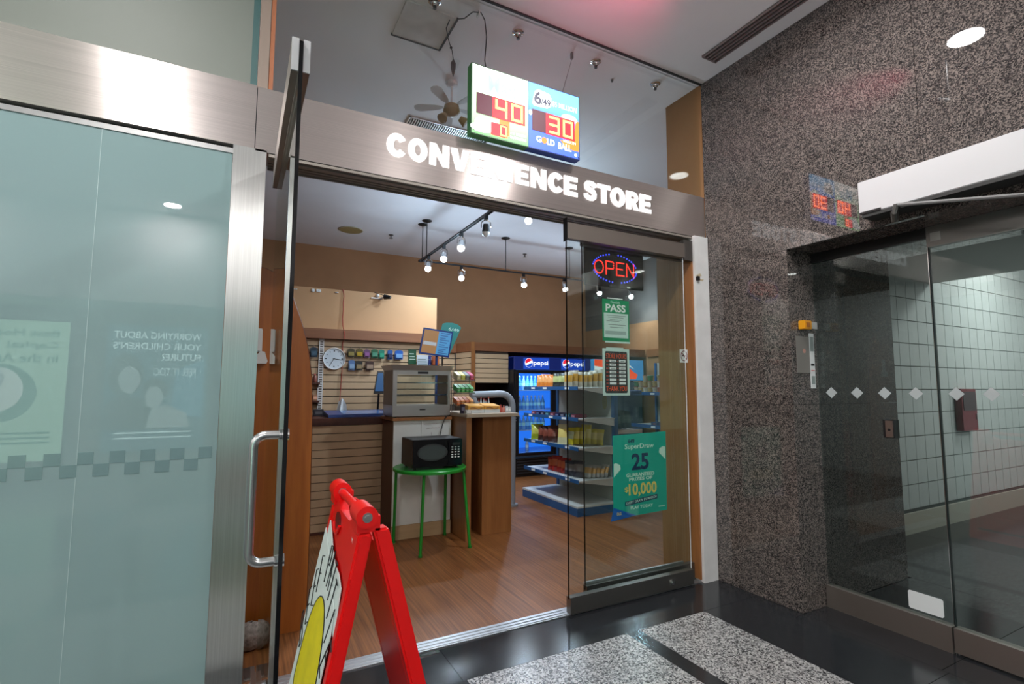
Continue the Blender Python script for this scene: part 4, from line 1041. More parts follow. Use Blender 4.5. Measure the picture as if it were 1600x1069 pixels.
# hinges with bolts
for y0, y1, nm in ((YN - 0.012, YN + 0.11, 'near'), (YF - 0.10, YF + 0.012, 'far')):
    hg = MB().cyl((TOPX, y0, 1.000), (TOPX, y1, 1.000), 0.038, n=22).box(TOPX - 0.03, TOPX + 0.05, y0 + 0.02, y1, 0.945, 0.998).build('hinge', 'red_plastic', af, smooth=True)
    MB().cyl((TOPX, y0 - 0.004, 1.000), (TOPX, y0 + 0.001, 1.000), 0.017, n=16).cyl((TOPX, y0 - 0.008, 1.000), (TOPX, y0 - 0.003, 1.000), 0.009, n=10).build('bolt', 'steel', hg)
MB().tube([(TOPX + 0.0, YN + 0.09, 0.998), (TOPX, YF - 0.09, 0.998)], 0.016, 12).build('hinge_bar', 'red_plastic', af, smooth=True)
MB().text('M', fp_(YN + 0.075, 0.90, 0.0), -Y, Z, 0, 0.018, 0, 0.018, 0.0).build('maker_mark', 'sign_white', af)

# ================================================================== COUNTERS
k1 = thing('slat_counter', 'shop counter faced with tan slatwall boards and a dark red wood top', 'counter', (1.0, 5.7, 0.004))
MB().box(0.30, 1.395, 5.425, 6.05, 0.02, 1.08).build('carcass', 'slat_groove', k1)
MB().box(0.28, 1.46, 5.36, 6.08, 1.085, 1.135).build('worktop', 'wood_dark', k1, bevel=0.003)
MB().box(0.28, 1.395, 5.385, 5.425, 1.062, 1.085).build('top_trim', 'wood_dark', k1)
MB().box(1.395, 1.455, 5.375, 6.05, 0.005, 1.085).build('end_post', 'wood_dark', k1)
MB().box(0.28, 1.395, 5.39, 5.425, 0.005, 0.028).build('plinth', 'wood_dark', k1)
pieces('slat', MB().box(-0.55, 0.545, -0.03, 0.0, -0.036, 0.036), 'slat', k1, [(0.85, 5.425, 1.02 - 0.0795 * k) for k in range(13)])
k2 = thing('white_counter', 'white panelled counter under the food warmer', 'counter', (1.6, 5.2, 0.004))
MB().box(1.31, 1.888, 4.90, 5.34, 0.02, 1.11).build('carcass', 'wood_dark', k2)
MB().box(1.305, 1.578, 4.88, 4.90, 0.12, 1.12).build('front_panel', 'white_panel', k2)
MB().box(1.581, 1.892, 4.88, 4.90, 0.12, 1.12).build('front_panel', 'white_panel', k2)
MB().box(1.30, 1.892, 4.865, 4.90, 0.005, 0.135).build('skirting', 'skirting_wood', k2)
MB().box(1.29, 1.893, 4.862, 5.35, 1.122, 1.148).build('worktop', 'wood_counter', k2)
mk = MB()
for i, (a, b, c, d) in enumerate(((1.61, 1.68, 1.07, 1.085), (1.69, 1.75, 1.075, 1.09), (1.63, 1.66, 1.03, 1.045), (1.67, 1.77, 1.035, 1.055))):
    mk.tube([(a + (b - a) * k / 8, 4.8785, (c + d) / 2 + 0.006 * math.sin(k * 2.3 + i)) for k in range(9)], 0.0013, 4)
mk.tube([(1.685, 4.8785, 1.0), (1.69, 4.8785, 0.95), (1.68, 4.8785, 0.96)], 0.0018, 4)
mk.build('pencil_marks', colour((0.3, 0.18, 0.18)), k2)
k3 = thing('wood_counter', 'brown wooden counter end with an open bay beside the coolers', 'counter', (2.2, 4.8, 0.004))
MB().box(1.912, 1.965, 4.525, 5.25, 0.005, 1.155).build('side_panel', 'wood_counter', k3)
MB().box(2.13, 2.455, 4.635, 5.25, 0.005, 1.155).build('pedestal', 'wood_counter', k3)
MB().box(1.962, 2.13, 5.10, 5.12, 0.005, 1.155).build('bay_back', 'wood_dark', k3)
MB().box(1.908, 2.475, 4.51, 5.27, 1.157, 1.19).build('ledge', colour((0.42, 0.33, 0.24)), k3)

# ---- green table and microwave
gt = thing('green_table', 'round green metal table with four thin legs', 'table', (1.56, 4.55, 0.004))
TX, TY, TZ = 1.555, 4.53, 0.725
MB().lathe((TX, TY, TZ), [(0.01, -0.012), (0.315, -0.012), (0.322, -0.03), (0.330, -0.028), (0.332, -0.006), (0.326, 0.0), (0.31, -0.004), (0.01, -0.005)], 48).build('top', 'green_paint', gt, smooth=True)
for lx, ly, bx, by in ((1.402, 4.30, 1.42, 4.285), (1.88, 4.345, 1.83, 4.40), (1.305, 4.80, 1.29, 4.70), (1.82, 4.83, 1.78, 4.72)):
    lg = MB().tube([(lx, ly, 0.006), (lx + (bx - lx) * 0.9, ly + (by - ly) * 0.9, 0.64), (bx, by, 0.69), (bx + (TX - bx) * 0.12, by + (TY - by) * 0.12, 0.71)], 0.0135, 12).build('leg', 'green_paint', gt, smooth=True)
    MB().cyl((lx, ly, 0.004), (lx, ly, 0.02), 0.017, n=12).build('foot_cap', colour((0.01, 0.17, 0.02)), lg)
mw = thing('microwave', 'black countertop microwave oven on the green table', 'microwave', (1.56, 4.5, 0.73))
MX0, MX1, MYF, MZ0, MZ1 = 1.335, 1.795, 4.345, 0.742, 0.985
MB().box(MX0, MX1, MYF + 0.02, 4.70, MZ0, MZ1).build('body', 'black', mw, bevel=0.004)
dr = MB().box(MX0, 1.66, MYF, MYF + 0.02, MZ0 + 0.004, MZ1 - 0.003).build('door', 'black_gloss', mw, bevel=0.003)
MB().ellipse((0, MYF - 0.0002, 0), X, Z, 1.515, 0.872, 0.14, 0.075, 0.003, 32).build('window_rim', colour((0.02, 0.022, 0.024)), dr)
MB().ellipse((0, MYF - 0.0034, 0), X, Z, 1.515, 0.872, 0.125, 0.064, 0.001, 32).build('window', colour((0.045, 0.055, 0.055), 0.15), dr)
cp = MB().box(1.663, MX1, MYF + 0.001, MYF + 0.02, MZ0 + 0.004, MZ1 - 0.003).build('control_panel', 'black_gloss', mw)
MB().box(1.70, 1.775, MYF - 0.0005, MYF + 0.001, 0.925, 0.95).build('display', colour((0.015, 0.02, 0.02)), cp)
for r in range(5):
    for c in range(3):
        MB().box(1.692 + c * 0.03, 1.708 + c * 0.03, MYF - 0.0012, MYF + 0.001, 0.905 - r * 0.022, 0.915 - r * 0.022).build('key', 'white_plastic' if r > 1 else 'grey_ink', cp)
MB().text('Oster', (0, MYF - 0.0005, 0), X, Z, 1.40, 1.44, 0.752, 0.765, 0.0).build('brand_mark', 'grey_ink', mw) if False else None
for fx2 in (1.37, 1.76):
    for fy2 in (4.40, 4.65): MB().cyl((fx2, fy2, 0.7235), (fx2, fy2, MZ0), 0.012, n=10).build('foot', 'rubber', mw)
cd = MB().tube([(1.73, 4.70, 0.90), (1.74, 4.80, 0.95), (1.79, 4.845, 1.08), (1.815, 4.85, 1.14), (1.84, 4.855, 1.162), (1.88, 4.88, 1.163)], 0.0045, 6)
cd.build('power_cord', 'black', mw)

# ---- food warmer
fw = thing('food_warmer', 'steel glass-fronted pie warmer on the white counter', 'food warmer', (1.6, 5.1, 1.148))
WX0, WX1, WY0, WY1, WZ0, WZ1 = 1.303, 1.90, 4.93, 5.30, 1.158, 1.615
MB().box(WX0, WX1, WY0, WY1, WZ0, WZ0 + 0.11).build('base', 'warmer_steel', fw, bevel=0.004)
MB().box(WX0, WX0 + 0.012, WY0 + 0.02, WY1, WZ0 + 0.11, WZ1).build('side_wall', 'warmer_side', fw)
MB().box(WX1 - 0.012, WX1, WY0 + 0.02, WY1, WZ0 + 0.11, WZ1).build('side_wall', 'warmer_side', fw)
fr_ = MB().box(WX0, WX0 + 0.04, WY0, WY0 + 0.02, WZ0 + 0.11, WZ1).box(WX1 - 0.025, WX1, WY0, WY0 + 0.02, WZ0 + 0.11, WZ1).box(WX0 + 0.04, WX1 - 0.025, WY0, WY0 + 0.02, WZ1 - 0.045, WZ1).build('front_frame', 'warmer_steel', fw)
MB().box(WX0 + 0.04, WX1 - 0.025, WY0 + 0.008, WY0 + 0.012, WZ0 + 0.11, WZ1 - 0.045).build('front_glass', 'clear_glass', fw)
MB().box(WX0 + 0.012, WX1 - 0.012, WY1 - 0.008, WY1 - 0.004, WZ0 + 0.11, WZ1).build('rear_glass', 'clear_glass', fw)
for z in (1.37, 1.49):
    sh = MB()
    for k in range(9): sh.tube([(WX0 + 0.02, WY0 + 0.03 + 0.038 * k, z), (WX1 - 0.02, WY0 + 0.03 + 0.038 * k, z)], 0.003, 5)
    sh.box(WX0 + 0.014, WX1 - 0.014, WY0 + 0.024, WY0 + 0.030, z - 0.006, z + 0.006)
    sh.build('wire_shelf', 'chrome', fw)
e = 0.045
MB().hexa([(WX0 - 0.004, WY0 - 0.004, WZ1), (WX1 + 0.004, WY0 - 0.004, WZ1), (WX1 + 0.004, WY1, WZ1), (WX0 - 0.004, WY1, WZ1), (WX0 - 0.03, WY0 - 0.03, WZ1 + 0.05), (WX1 + 0.03, WY0 - 0.03, WZ1 + 0.05), (WX1 + 0.03, WY1 + 0.02, WZ1 + 0.05), (WX0 - 0.03, WY1 + 0.02, WZ1 + 0.05)]).build('roof', 'warmer_steel', fw)
MB().text('HATCO', (0, WY0 - 0.0005, 0), X, Z, 1.56, 1.65, WZ1 - 0.035, WZ1 - 0.01, 0.0, bold=0.02).build('brand_plate', 'ink', fw) if False else MB().box(1.55, 1.66, WY0 - 0.001, WY0, WZ1 - 0.034, WZ1 - 0.012).build('brand_plate', 'ink', fw)
MB().box(1.575, 1.635, WY0 - 0.001, WY0, WZ0 + 0.06, WZ0 + 0.072).build('small_plate', 'ink', fw)
for x in (WX0 + 0.03, WX1 - 0.03):
    MB().cyl((x, WY0 + 0.03, 1.148), (x, WY0 + 0.03, WZ0), 0.014, n=10).cyl((x, WY1 - 0.03, 1.148), (x, WY1 - 0.03, WZ0), 0.014, n=10).build('foot', 'black', fw)

# ---- counter top goods
ty = thing('lottery_tray', 'dark blue lottery play tray lying on the slat counter', 'tray', (1.1, 5.55, 1.135))
MB().hexa([(0.78, 5.40, 1.1375), (1.40, 5.40, 1.1375), (1.40, 5.75, 1.1375), (0.78, 5.75, 1.1375), (0.78, 5.41, 1.165), (1.40, 5.41, 1.165), (1.40, 5.75, 1.195), (0.78, 5.75, 1.195)]).build('body', 'tray_blue', ty)
MB().hexa([(0.93, 5.43, 1.168), (1.36, 5.43, 1.168), (1.36, 5.72, 1.1925), (0.93, 5.72, 1.1925), (0.93, 5.43, 1.170), (1.36, 5.43, 1.170), (1.36, 5.72, 1.1945), (0.93, 5.72, 1.1945)]).build('printed_mat', colour((0.10, 0.2, 0.42), 0.15), ty)
MB().ellipse((0, 5.405, 0), X, Vector((0, 0.35, 1)), 0.95, 1.15, 0.022, 0.012, 0.002).build('round_logo', 'paper_white', ty)
tb = thing('tissue_sheets', 'crumpled white tissue standing out of its pack behind the tray', 'tissue', (0.98, 5.88, 1.135))
MB().box(0.93, 1.03, 5.84, 5.93, 1.137, 1.175).build('pack', colour((0.3, 0.4, 0.55)), tb)
MB().add([(0.93, 5.88, 1.175), (0.96, 5.84, 1.175), (1.0, 5.89, 1.175), (1.04, 5.86, 1.175), (0.95, 5.88, 1.28), (0.985, 5.865, 1.325), (1.0, 5.88, 1.315), (1.035, 5.87, 1.25)], [(0, 1, 5, 4), (1, 2, 6, 5), (2, 3, 7, 6), (0, 4, 5), (5, 6, 2)]).build('sheet', 'paper_white', tb)
# menu board on a stand
mbd = thing('menu_board', 'tilted blue framed menu board above the food warmer', 'menu board', (1.97, 5.55, 0.004))
A = Vector((1.765, 5.55, 1.836)); U = Vector((0.341, 0, -0.034)); Vv = Vector((0.055, 0.02, 0.282))
MB().plate(A, U, Vv, [(-0.03, -0.04), (1.03, -0.04), (1.03, 1.04), (-0.03, 1.04)], -0.014).build('frame', 'tray_blue', mbd)
def mrect(u0, u1, v0, v1, d, mat, nm): MB().plate(A - Vector((0, d, 0)), U, Vv, [(u0, v0), (u1, v0), (u1, v1), (u0, v1)], -0.0005).build(nm, mat, mbd)
mrect(0.02, 0.53, 0.03, 0.97, 0.001, 'menu_orange', 'picture')
mrect(0.05, 0.50, 0.36, 0.50, 0.002, 'menu_pale', 'picture_band')
mrect(0.53, 0.98, 0.03, 0.97, 0.001, 'menu_blue', 'price_field')
ml_ = MB()
for i, v in enumerate((0.9, 0.8, 0.7, 0.62, 0.52, 0.42, 0.34, 0.24, 0.16, 0.08)):
    ml_.plate(A - Vector((0, 0.0025, 0)), U, Vv, [(0.60, v), (0.94 - 0.07 * (i % 3), v), (0.94 - 0.07 * (i % 3), v + 0.03), (0.60, v + 0.03)], -0.0004)
ml_.build('price_lines', colour((0.02, 0.08, 0.25)), mbd)
MB().box(1.96, 1.985, 5.57, 5.585, 0.02, 1.85).build('pole', 'tray_blue', mbd)
MB().box(1.88, 2.05, 5.47, 5.66, 0.005, 0.02).build('stand', 'tray_blue', mbd)
tbd = thing('teal_board', 'curved teal advertising board behind the menu board', 'advert board', (2.15, 5.75, 0.004))
A2 = Vector((2.045, 5.72, 1.88)); U2 = Vector((0.20, 0, -0.035)); V2 = Vector((0.09, 0, 0.325))
MB().plate(A2, U2, V2, [(-0.2, 0), (0.75, 0.0), (1.0, 1.0), (0.75, 1.08), (0.4, 1.1), (0.0, 1.05), (-0.2, 0.98)], -0.006).build('board', colour((0.03, 0.22, 0.2)), tbd)
MB().text('6/49', A2 - Vector((0, 0.001, 0)), U2, V2, 0.25, 0.9, 0.80, 0.92, 0.0).build('lettering', 'poster_pale', tbd)
MB().box(2.09, 2.11, 5.722, 5.735, 0.005, 1.95).box(2.07, 2.25, 5.67, 5.79, 0.005, 0.02).build('pole', 'dark_steel', tbd)

# ---- things on the slatwall
wc = thing('wall_clock', 'round white wall clock on the slatwall', 'clock', (0.982, 6.5, 1.65))
cx, cyy, cz = 0.982, 6.50, 1.79
MB().lathe((cx, cyy, cz), [(0.002, 0.018), (0.133, 0.018), (0.138, 0.0), (0.130, -0.022), (0.122, -0.020), (0.121, -0.008)], 40, 'y').build('rim', 'white_plastic', wc, smooth=True)
MB().lathe((cx, cyy, cz), [(0.002, -0.009), (0.122, -0.009), (0.122, -0.006)], 40, 'y').build('dial', 'clock_face', wc)
for h in range(12):
    a = math.radians(30 * h); U_ = Vector((math.sin(a), 0, math.cos(a))); P_ = Vector((cx, cyy - 0.010, cz)) + U_ * 0.095
    w = 0.012 if h % 3 == 0 else 0.005
    MB().plate(P_, Vector((math.cos(a), 0, -math.sin(a))), U_, [(-w / 2, -0.008), (w / 2, -0.008), (w / 2, 0.010), (-w / 2, 0.010)], -0.001).build('hour_mark', 'ink', wc)
for a, L, w, nm in ((98, 0.075, 0.006, 'hour_hand'), (212, 0.10, 0.005, 'minute_hand'), (100, 0.11, 0.002, 'second_hand')):
    t = math.radians(a); U_ = Vector((math.sin(t), 0, math.cos(t)))
    MB().plate(Vector((cx, cyy - 0.013, cz)), Vector((math.cos(t), 0, -math.sin(t))), U_, [(-w / 2, -0.015), (w / 2, -0.015), (w / 2, L), (-w / 2, L)], -0.001).build(nm, 'ink', wc)
us = thing('slotted_upright', 'white slotted shelf upright left of the wall clock', 'shelf upright', (0.835, 6.5, 1.14))
MB().box(0.805, 0.862, 6.50, 6.517, 1.14, 2.03).build('bar', 'white_plastic', us)
pieces('slot', MB().box(-0.017, 0.017, -0.002, 0.001, -0.006, 0.006), 'slat_groove', us, [(0.834, 6.50, 1.165 + 0.0285 * k) for k in range(30)])
# small shelves with goods left of the upright
for i, (z, nm) in enumerate(((1.50, 'upper'), (1.285, 'lower'))):
    s = thing('bracket_shelf', ['upper', 'lower'][i] + ' small dark shelf bracketed left of the white upright', 'shelf', (0.74, 6.45, z))
    MB().box(0.62, 0.81, 6.35, 6.515, z - 0.02, z).build('board', 'wood_dark', s)
    MB().box(0.80, 0.806, 6.40, 6.515, z - 0.06, z - 0.02).build('bracket', 'dark_steel', s)
def goods(name, x, y, z, w, d, h, rgb, label, cat, group, neck=False):
    t = thing(name, label, cat, (x, y, z), group)
    if neck:
        MB().lathe((x, y, z), [(w * 0.45, 0.001), (w * 0.5, 0.01), (w * 0.5, h * 0.6), (w * 0.2, h * 0.8), (w * 0.2, h * 0.9)], 10).build('body', colour(rgb), t, smooth=True)
        MB().cyl((x, y, z + h * 0.9), (x, y, z + h), w * 0.24, n=8).build('cap', colour((0.6, 0.1, 0.1)), t)
    else:
        MB().box(x - w / 2, x + w / 2, y - d / 2, y + d / 2, z + 0.001, z + h).build('pack', colour(rgb), t, bevel=0.003)
        MB().box(x - w * 0.35, x + w * 0.35, y - d / 2 - 0.001, y - d / 2, z + h * 0.3, z + h * 0.7).build('label_print', colour(tuple(min(1, c * 1.8 + 0.1) for c in rgb)), t)
    return t
goods('jar', 0.69, 6.43, 1.50, 0.05, 0.05, 0.11, (0.12, 0.03, 0.03), 'dark red jar on the upper bracket shelf, nearest the fin', 'jar', 'goods on the bracket shelves', True)
goods('jar', 0.76, 6.43, 1.50, 0.05, 0.05, 0.10, (0.2, 0.06, 0.04), 'brown jar on the upper bracket shelf beside the upright', 'jar', 'goods on the bracket shelves', True)
goods('bottle', 0.71, 6.43, 1.285, 0.055, 0.05, 0.16, (0.5, 0.08, 0.16), 'pink bottle with yellow top on the lower bracket shelf', 'bottle', 'goods on the bracket shelves', True)
goods('carton', 0.77, 6.43, 1.285, 0.05, 0.05, 0.07, (0.45, 0.22, 0.12), 'small tan carton on the lower bracket shelf', 'carton', 'goods on the bracket shelves')
goods('carton', 0.74, 6.1 - 0.25, 1.135, 0.10, 0.08, 0.07, (0.03, 0.03, 0.04), 'small dark carton on the counter under the bracket shelves', 'carton', 'goods on the bracket shelves')
def hang_pack(x, z, w, h, rgb, rgb2, label, y=6.50):
    t = thing('hanging_pack', label, 'packet', (x, y, z), 'packets hung on the slatwall')
    MB().tube([(x, 6.518, z + h / 2 + 0.012), (x, y - 0.02, z + h / 2 + 0.008), (x, y - 0.035, z + h / 2 + 0.014)], 0.003, 5).build('hook', 'chrome', t)
    MB().prism([(x - w / 2, y - 0.022, z - h / 2), (x + w / 2, y - 0.022, z - h / 2), (x + w / 2, y - 0.022, z + h / 2 - 0.012), (x + w / 4, y - 0.022, z + h / 2), (x - w / 4, y - 0.022, z + h / 2), (x - w / 2, y - 0.022, z + h / 2 - 0.012)], (0, 0.012, 0)).build('card', colour(rgb), t)
    MB().box(x - w * 0.4, x + w * 0.4, y - 0.040, y - 0.022, z - h * 0.36, z + h * 0.12).build('blister', colour(rgb2, 0.2), t, bevel=0.004)
for x, z, w, h, a, b, lb in (
    (0.745, 1.862, 0.085, 0.12, (0.02, 0.04, 0.06), (0.03, 0.09, 0.14), 'dark blue hanging packet left of the white upright'),
    (1.178, 1.868, 0.085, 0.105, (0.05, 0.035, 0.01), (0.30, 0.24, 0.08), 'brown and gold packet hung nearest the clock'),
    (1.280, 1.868, 0.085, 0.105, (0.10, 0.07, 0.01), (0.45, 0.30, 0.03), 'yellow and black hanging packet'),
    (1.371, 1.866, 0.075, 0.10, (0.12, 0.05, 0.12), (0.30, 0.12, 0.30), 'purple packet hung on the slatwall'),
    (1.468, 1.868, 0.085, 0.11, (0.01, 0.10, 0.04), (0.10, 0.30, 0.20), 'dark green hanging packet'),
    (1.556, 1.862, 0.072, 0.115, (0.01, 0.18, 0.12), (0.05, 0.35, 0.22), 'rounded teal green hanging packet'),
    (1.665, 1.860, 0.065, 0.12, (0.01, 0.08, 0.30), (0.02, 0.03, 0.10), 'slim blue hanging packet'),
    (1.780, 1.862, 0.105, 0.115, (0.01, 0.10, 0.40), (0.20, 0.40, 0.70), 'wide bright blue hanging packet'),
    (1.190, 1.715, 0.075, 0.125, (0.10, 0.18, 0.35), (0.25, 0.38, 0.55), 'light blue packet in the lower row'),
    (1.278, 1.712, 0.085, 0.115, (0.02, 0.02, 0.02), (0.30, 0.22, 0.12), 'black and tan packet in the lower row'),
    (1.410, 1.714, 0.10, 0.115, (0.05, 0.02, 0.015), (0.35, 0.25, 0.18), 'dark brown packet alone at the right of the lower row')):
    hang_pack(x, z, w, h, a, b, lb)
for nm, x0, x1, z0, z1, rgb, lb, cat in (('green_booklet', 1.915, 2.02, 1.745, 1.945, (0.01, 0.07, 0.03), 'dark green notice card with pale lines above the warmer', 'notice'), ('white_notice', 2.03, 2.185, 1.69, 1.87, (0.55, 0.6, 0.65), 'white paper notice above the warmer', 'notice'), ('blue_card', 2.19, 2.225, 1.69, 1.87, (0.02, 0.04, 0.2), 'narrow blue card beside the white notice', 'card')):
    t = thing(nm, lb, cat, ((x0 + x1) / 2, 6.51, z0))
    MB().box(x0, x1, 6.508, 6.517, z0, z1).build('card', colour(rgb), t)
    pr = MB()
    for k in range(3):
        zz = z0 + (z1 - z0) * (0.3 + 0.18 * k)
        pr.box(x0 + 0.012, x1 - 0.012 - 0.01 * k, 6.5072, 6.508, zz, zz + 0.012)
    pr.build('print', colour((0.4, 0.5, 0.42)) if nm == 'green_booklet' else 'grey_ink', t)
for k, (x, rgb, lb) in enumerate(((2.253, (0.28, 0.07, 0.03), 'red brown snack pack hung right of the blue card'), (2.305, (0.4, 0.12, 0.04), 'orange snack pack hung at the slatwall end'))):
    hang_pack(x, 1.79, 0.05, 0.14, rgb, tuple(c * 1.5 for c in rgb), lb)
hang_pack(2.28, 1.655, 0.07, 0.09, (0.15, 0.4, 0.02), (0.3, 0.55, 0.05), 'lime green snack pack just above the food warmer')
# tablet leaning behind the warmer
tbt = thing('payment_tablet', 'blue screened tablet leaning left of the food warmer', 'tablet', (1.31, 5.9, 1.137))
MB().hexa([(1.325, 5.84, 1.37), (1.45, 5.86, 1.37), (1.45, 5.88, 1.37), (1.325, 5.86, 1.37), (1.375, 5.90, 1.63), (1.45, 5.91, 1.63), (1.45, 5.93, 1.63), (1.375, 5.92, 1.63)]).build('case', 'black', tbt)
MB().hexa([(1.34, 5.842, 1.40), (1.44, 5.855, 1.40), (1.44, 5.859, 1.40), (1.34, 5.846, 1.40), (1.383, 5.895, 1.61), (1.44, 5.903, 1.61), (1.44, 5.907, 1.61), (1.383, 5.897, 1.61)]).build('screen', 'tablet_blue', tbt)
MB().cyl((1.40, 5.96, 1.137), (1.40, 5.90, 1.45), 0.012, n=8).box(1.34, 1.45, 5.88, 6.0, 1.137, 1.15).build('stand', 'black', tbt)
# red cable and camera on the partition
rcb = single(MB().tube([(1.068, 6.545, 2.665), (1.072, 6.53, 2.64), (1.082, 6.53, 2.58), (1.074, 6.53, 2.50), (1.078, 6.53, 2.40), (1.072, 6.53, 2.30), (1.078, 6.52, 2.20), (1.08, 6.425, 2.12), (1.085, 6.425, 2.04), (1.078, 6.50, 1.99), (1.082, 6.505, 1.8), (1.078, 6.50, 1.6), (1.07, 6.50, 1.4), (1.055, 6.45, 1.25), (1.06, 6.0, 1.15)], 0.005, 6), 'red_cable', 'cord_red', 'thin red cable hanging down the partition beside the clock', 'cable')
cmr = thing('security_camera', 'small white and black security camera on the tan partition', 'camera', (1.58, 6.55, 2.6))
MB().cyl((1.56, 6.55, 2.60), (1.585, 6.46, 2.605), 0.014, n=10).box(1.42, 1.57, 6.535, 6.55, 2.583, 2.598).build('arm', 'white_plastic', cmr)
MB().sphere((1.50, 6.53, 2.622), 0.022).build('junction_knob', 'white_plastic', cmr)
MB().cyl((1.57, 6.47, 2.605), (1.64, 6.42, 2.595), 0.034, 0.022, 14).build('camera_head', 'black', cmr)
MB().tube([(1.46, 6.54, 2.66), (1.52, 6.52, 2.645), (1.575, 6.47, 2.62)], 0.004, 5).build('wire', 'black', cmr)
for x0, x1, lb in ((0.49, 0.54, 'small white wall fixing at the partition edge by the fin'), (0.70, 0.735, 'smaller of two white boxes on the partition'), (0.755, 0.81, 'larger of two white boxes on the partition'), (0.975, 1.015, 'thin white wall fixing left of the red cable')):
    b = thing('wall_fixing', lb, 'wall fixing', ((x0 + x1) / 2, 6.55, 2.6), 'white fixings on the partition')
    thin = x1 - x0 < 0.051 and x0 != 0.70
    MB().box(x0, x1, 6.535, 6.549, 2.615 if thin else 2.605, 2.627 if thin else 2.642).build('box', 'white_plastic', b, bevel=0.003)
    MB().cyl(((x0 + x1) / 2, 6.534, 2.621), ((x0 + x1) / 2, 6.536, 2.621), 0.004, n=8).build('screw', 'dark_steel', b)

# ---- candy rack and boxes on the ledge
rk = thing('candy_rack', 'three tier wire candy rack on the wooden ledge', 'rack', (2.02, 4.9, 1.19))
w = MB()
for x in (1.925, 2.125):
    w.tube([(x, 4.96, 1.192), (x, 4.96, 1.60)], 0.004, 6).tube([(x, 4.80, 1.192), (x, 4.96, 1.195)], 0.004, 6)
w.build('frame', 'dark_steel', rk)
tiers = (1.535, 1.405, 1.275)
for z in tiers:
    b = MB()
    b.tube([(1.925, 4.96, z + 0.02), (1.925, 4.82, z - 0.02), (2.125, 4.82, z - 0.02), (2.125, 4.96, z + 0.02)], 0.004, 6)
    for k in range(5): b.tube([(1.94 + 0.043 * k, 4.95, z + 0.018), (1.94 + 0.043 * k, 4.82, z - 0.02)], 0.0025, 5)
    b.tube([(1.925, 4.82, z - 0.02), (1.925, 4.82, z + 0.02), (2.125, 4.82, z + 0.02), (2.125, 4.82, z - 0.02)], 0.003, 5)
    b.build('tier', 'dark_steel', rk)
cols = (((0.55, 0.5, 0.3), (0.65, 0.6, 0.1), (0.15, 0.16, 0.18), (0.5, 0.03, 0.12)), ((0.02, 0.3, 0.07), (0.05, 0.42, 0.10), (0.02, 0.25, 0.06), (0.1, 0.5, 0.15)), ((0.65, 0.16, 0.03), (0.75, 0.22, 0.03), (0.6, 0.12, 0.02), (0.8, 0.3, 0.05)))
cn = ('mixed colour', 'green', 'orange')
for r, z in enumerate(tiers):
    for k in range(4):
        x = 1.952 + 0.048 * k
        c = thing('candy_pack', '%s candy pack on the %s rack tier, %s from the left' % (cn[r], ('top', 'middle', 'bottom')[r], ORD[k]), 'candy', (x, 4.88, z), 'candy packs on the rack')
        MB().hexa([(x - 0.02, 4.83, z - 0.012), (x + 0.02, 4.83, z - 0.012), (x + 0.02, 4.94, z + 0.02), (x - 0.02, 4.94, z + 0.02), (x - 0.02, 4.825, z + 0.035), (x + 0.02, 4.825, z + 0.035), (x + 0.02, 4.935, z + 0.075), (x - 0.02, 4.935, z + 0.075)]).build('wrapper', colour(cols[r][k]), c)
        MB().hexa([(x - 0.012, 4.8265, z + 0.0), (x + 0.012, 4.8265, z + 0.0), (x + 0.012, 4.8285, z + 0.0), (x - 0.012, 4.8285, z + 0.0), (x - 0.012, 4.8235, z + 0.028), (x + 0.012, 4.8235, z + 0.028), (x + 0.012, 4.8255, z + 0.028), (x - 0.012, 4.8255, z + 0.028)]).build('print', colour(tuple(min(1, a * 1.4 + .2) for a in cols[r][k])), c)
for k, (x0, x1, lb) in enumerate(((1.985, 2.155, 'orange topped white sweet box at the left of the ledge'), (2.16, 2.335, 'orange topped white sweet box with a brown swirl'))):
    t = thing('sweet_box', lb, 'box', ((x0 + x1) / 2, 4.7, 1.19), 'display boxes on the ledge')
    MB().box(x0, x1, 4.66, 4.80, 1.191, 1.225).build('tray', 'paper_white', t)
    MB().hexa([(x0, 4.66, 1.225), (x1, 4.66, 1.225), (x1, 4.80, 1.225), (x0, 4.80, 1.225), (x0, 4.655, 1.262), (x1, 4.655, 1.258), (x1, 4.80, 1.28), (x0, 4.80, 1.285)]).build('upper', colour((0.75, 0.36, 0.05)), t)
    MB().tube([(x0 + 0.02 + (x1 - x0 - 0.04) * j / 6, 4.655, 1.238 + 0.008 * math.sin(j * 1.1)) for j in range(7)], 0.004, 5).build('swirl', colour((0.2, 0.08, 0.04)), t)
for k in range(5):
    x = 2.19 + 0.028 * k; 
    goods('lighter_bottle', x, 4.86 + 0.01 * (k % 2), 1.19, 0.026, 0.03, 0.125 + 0.015 * ((k * 2) % 3), (0.55, 0.6, 0.65), '%s small clear bottle behind the sweet boxes, counted from the rack' % ORD[k], 'bottle', 'small bottles behind the sweet boxes', True)
for k, (x, rgb) in enumerate(((2.355, (0.5, 0.08, 0.06)), (2.388, (0.6, 0.2, 0.15)), (2.42, (0.6, 0.62, 0.65)), (2.45, (0.65, 0.66, 0.66)))):
    goods('tube_pack', x, 4.68, 1.19, 0.03, 0.03, 0.08 - 0.008 * k, rgb, '%s little tube pack at the right end of the ledge, counted from the boxes' % ORD[k], 'packet', 'tube packs on the ledge', k < 2)
goods('tube_pack', 1.925, 4.66, 1.19, 0.045, 0.03, 0.09, (0.02, 0.01, 0.03), 'small black carton on the ledge by the warmer', 'carton', None)
goods('tube_pack', 1.955, 4.60, 1.19, 0.06, 0.06, 0.03, (0.45, 0.42, 0.4), 'low grey dish at the left end of the ledge', 'dish', None)
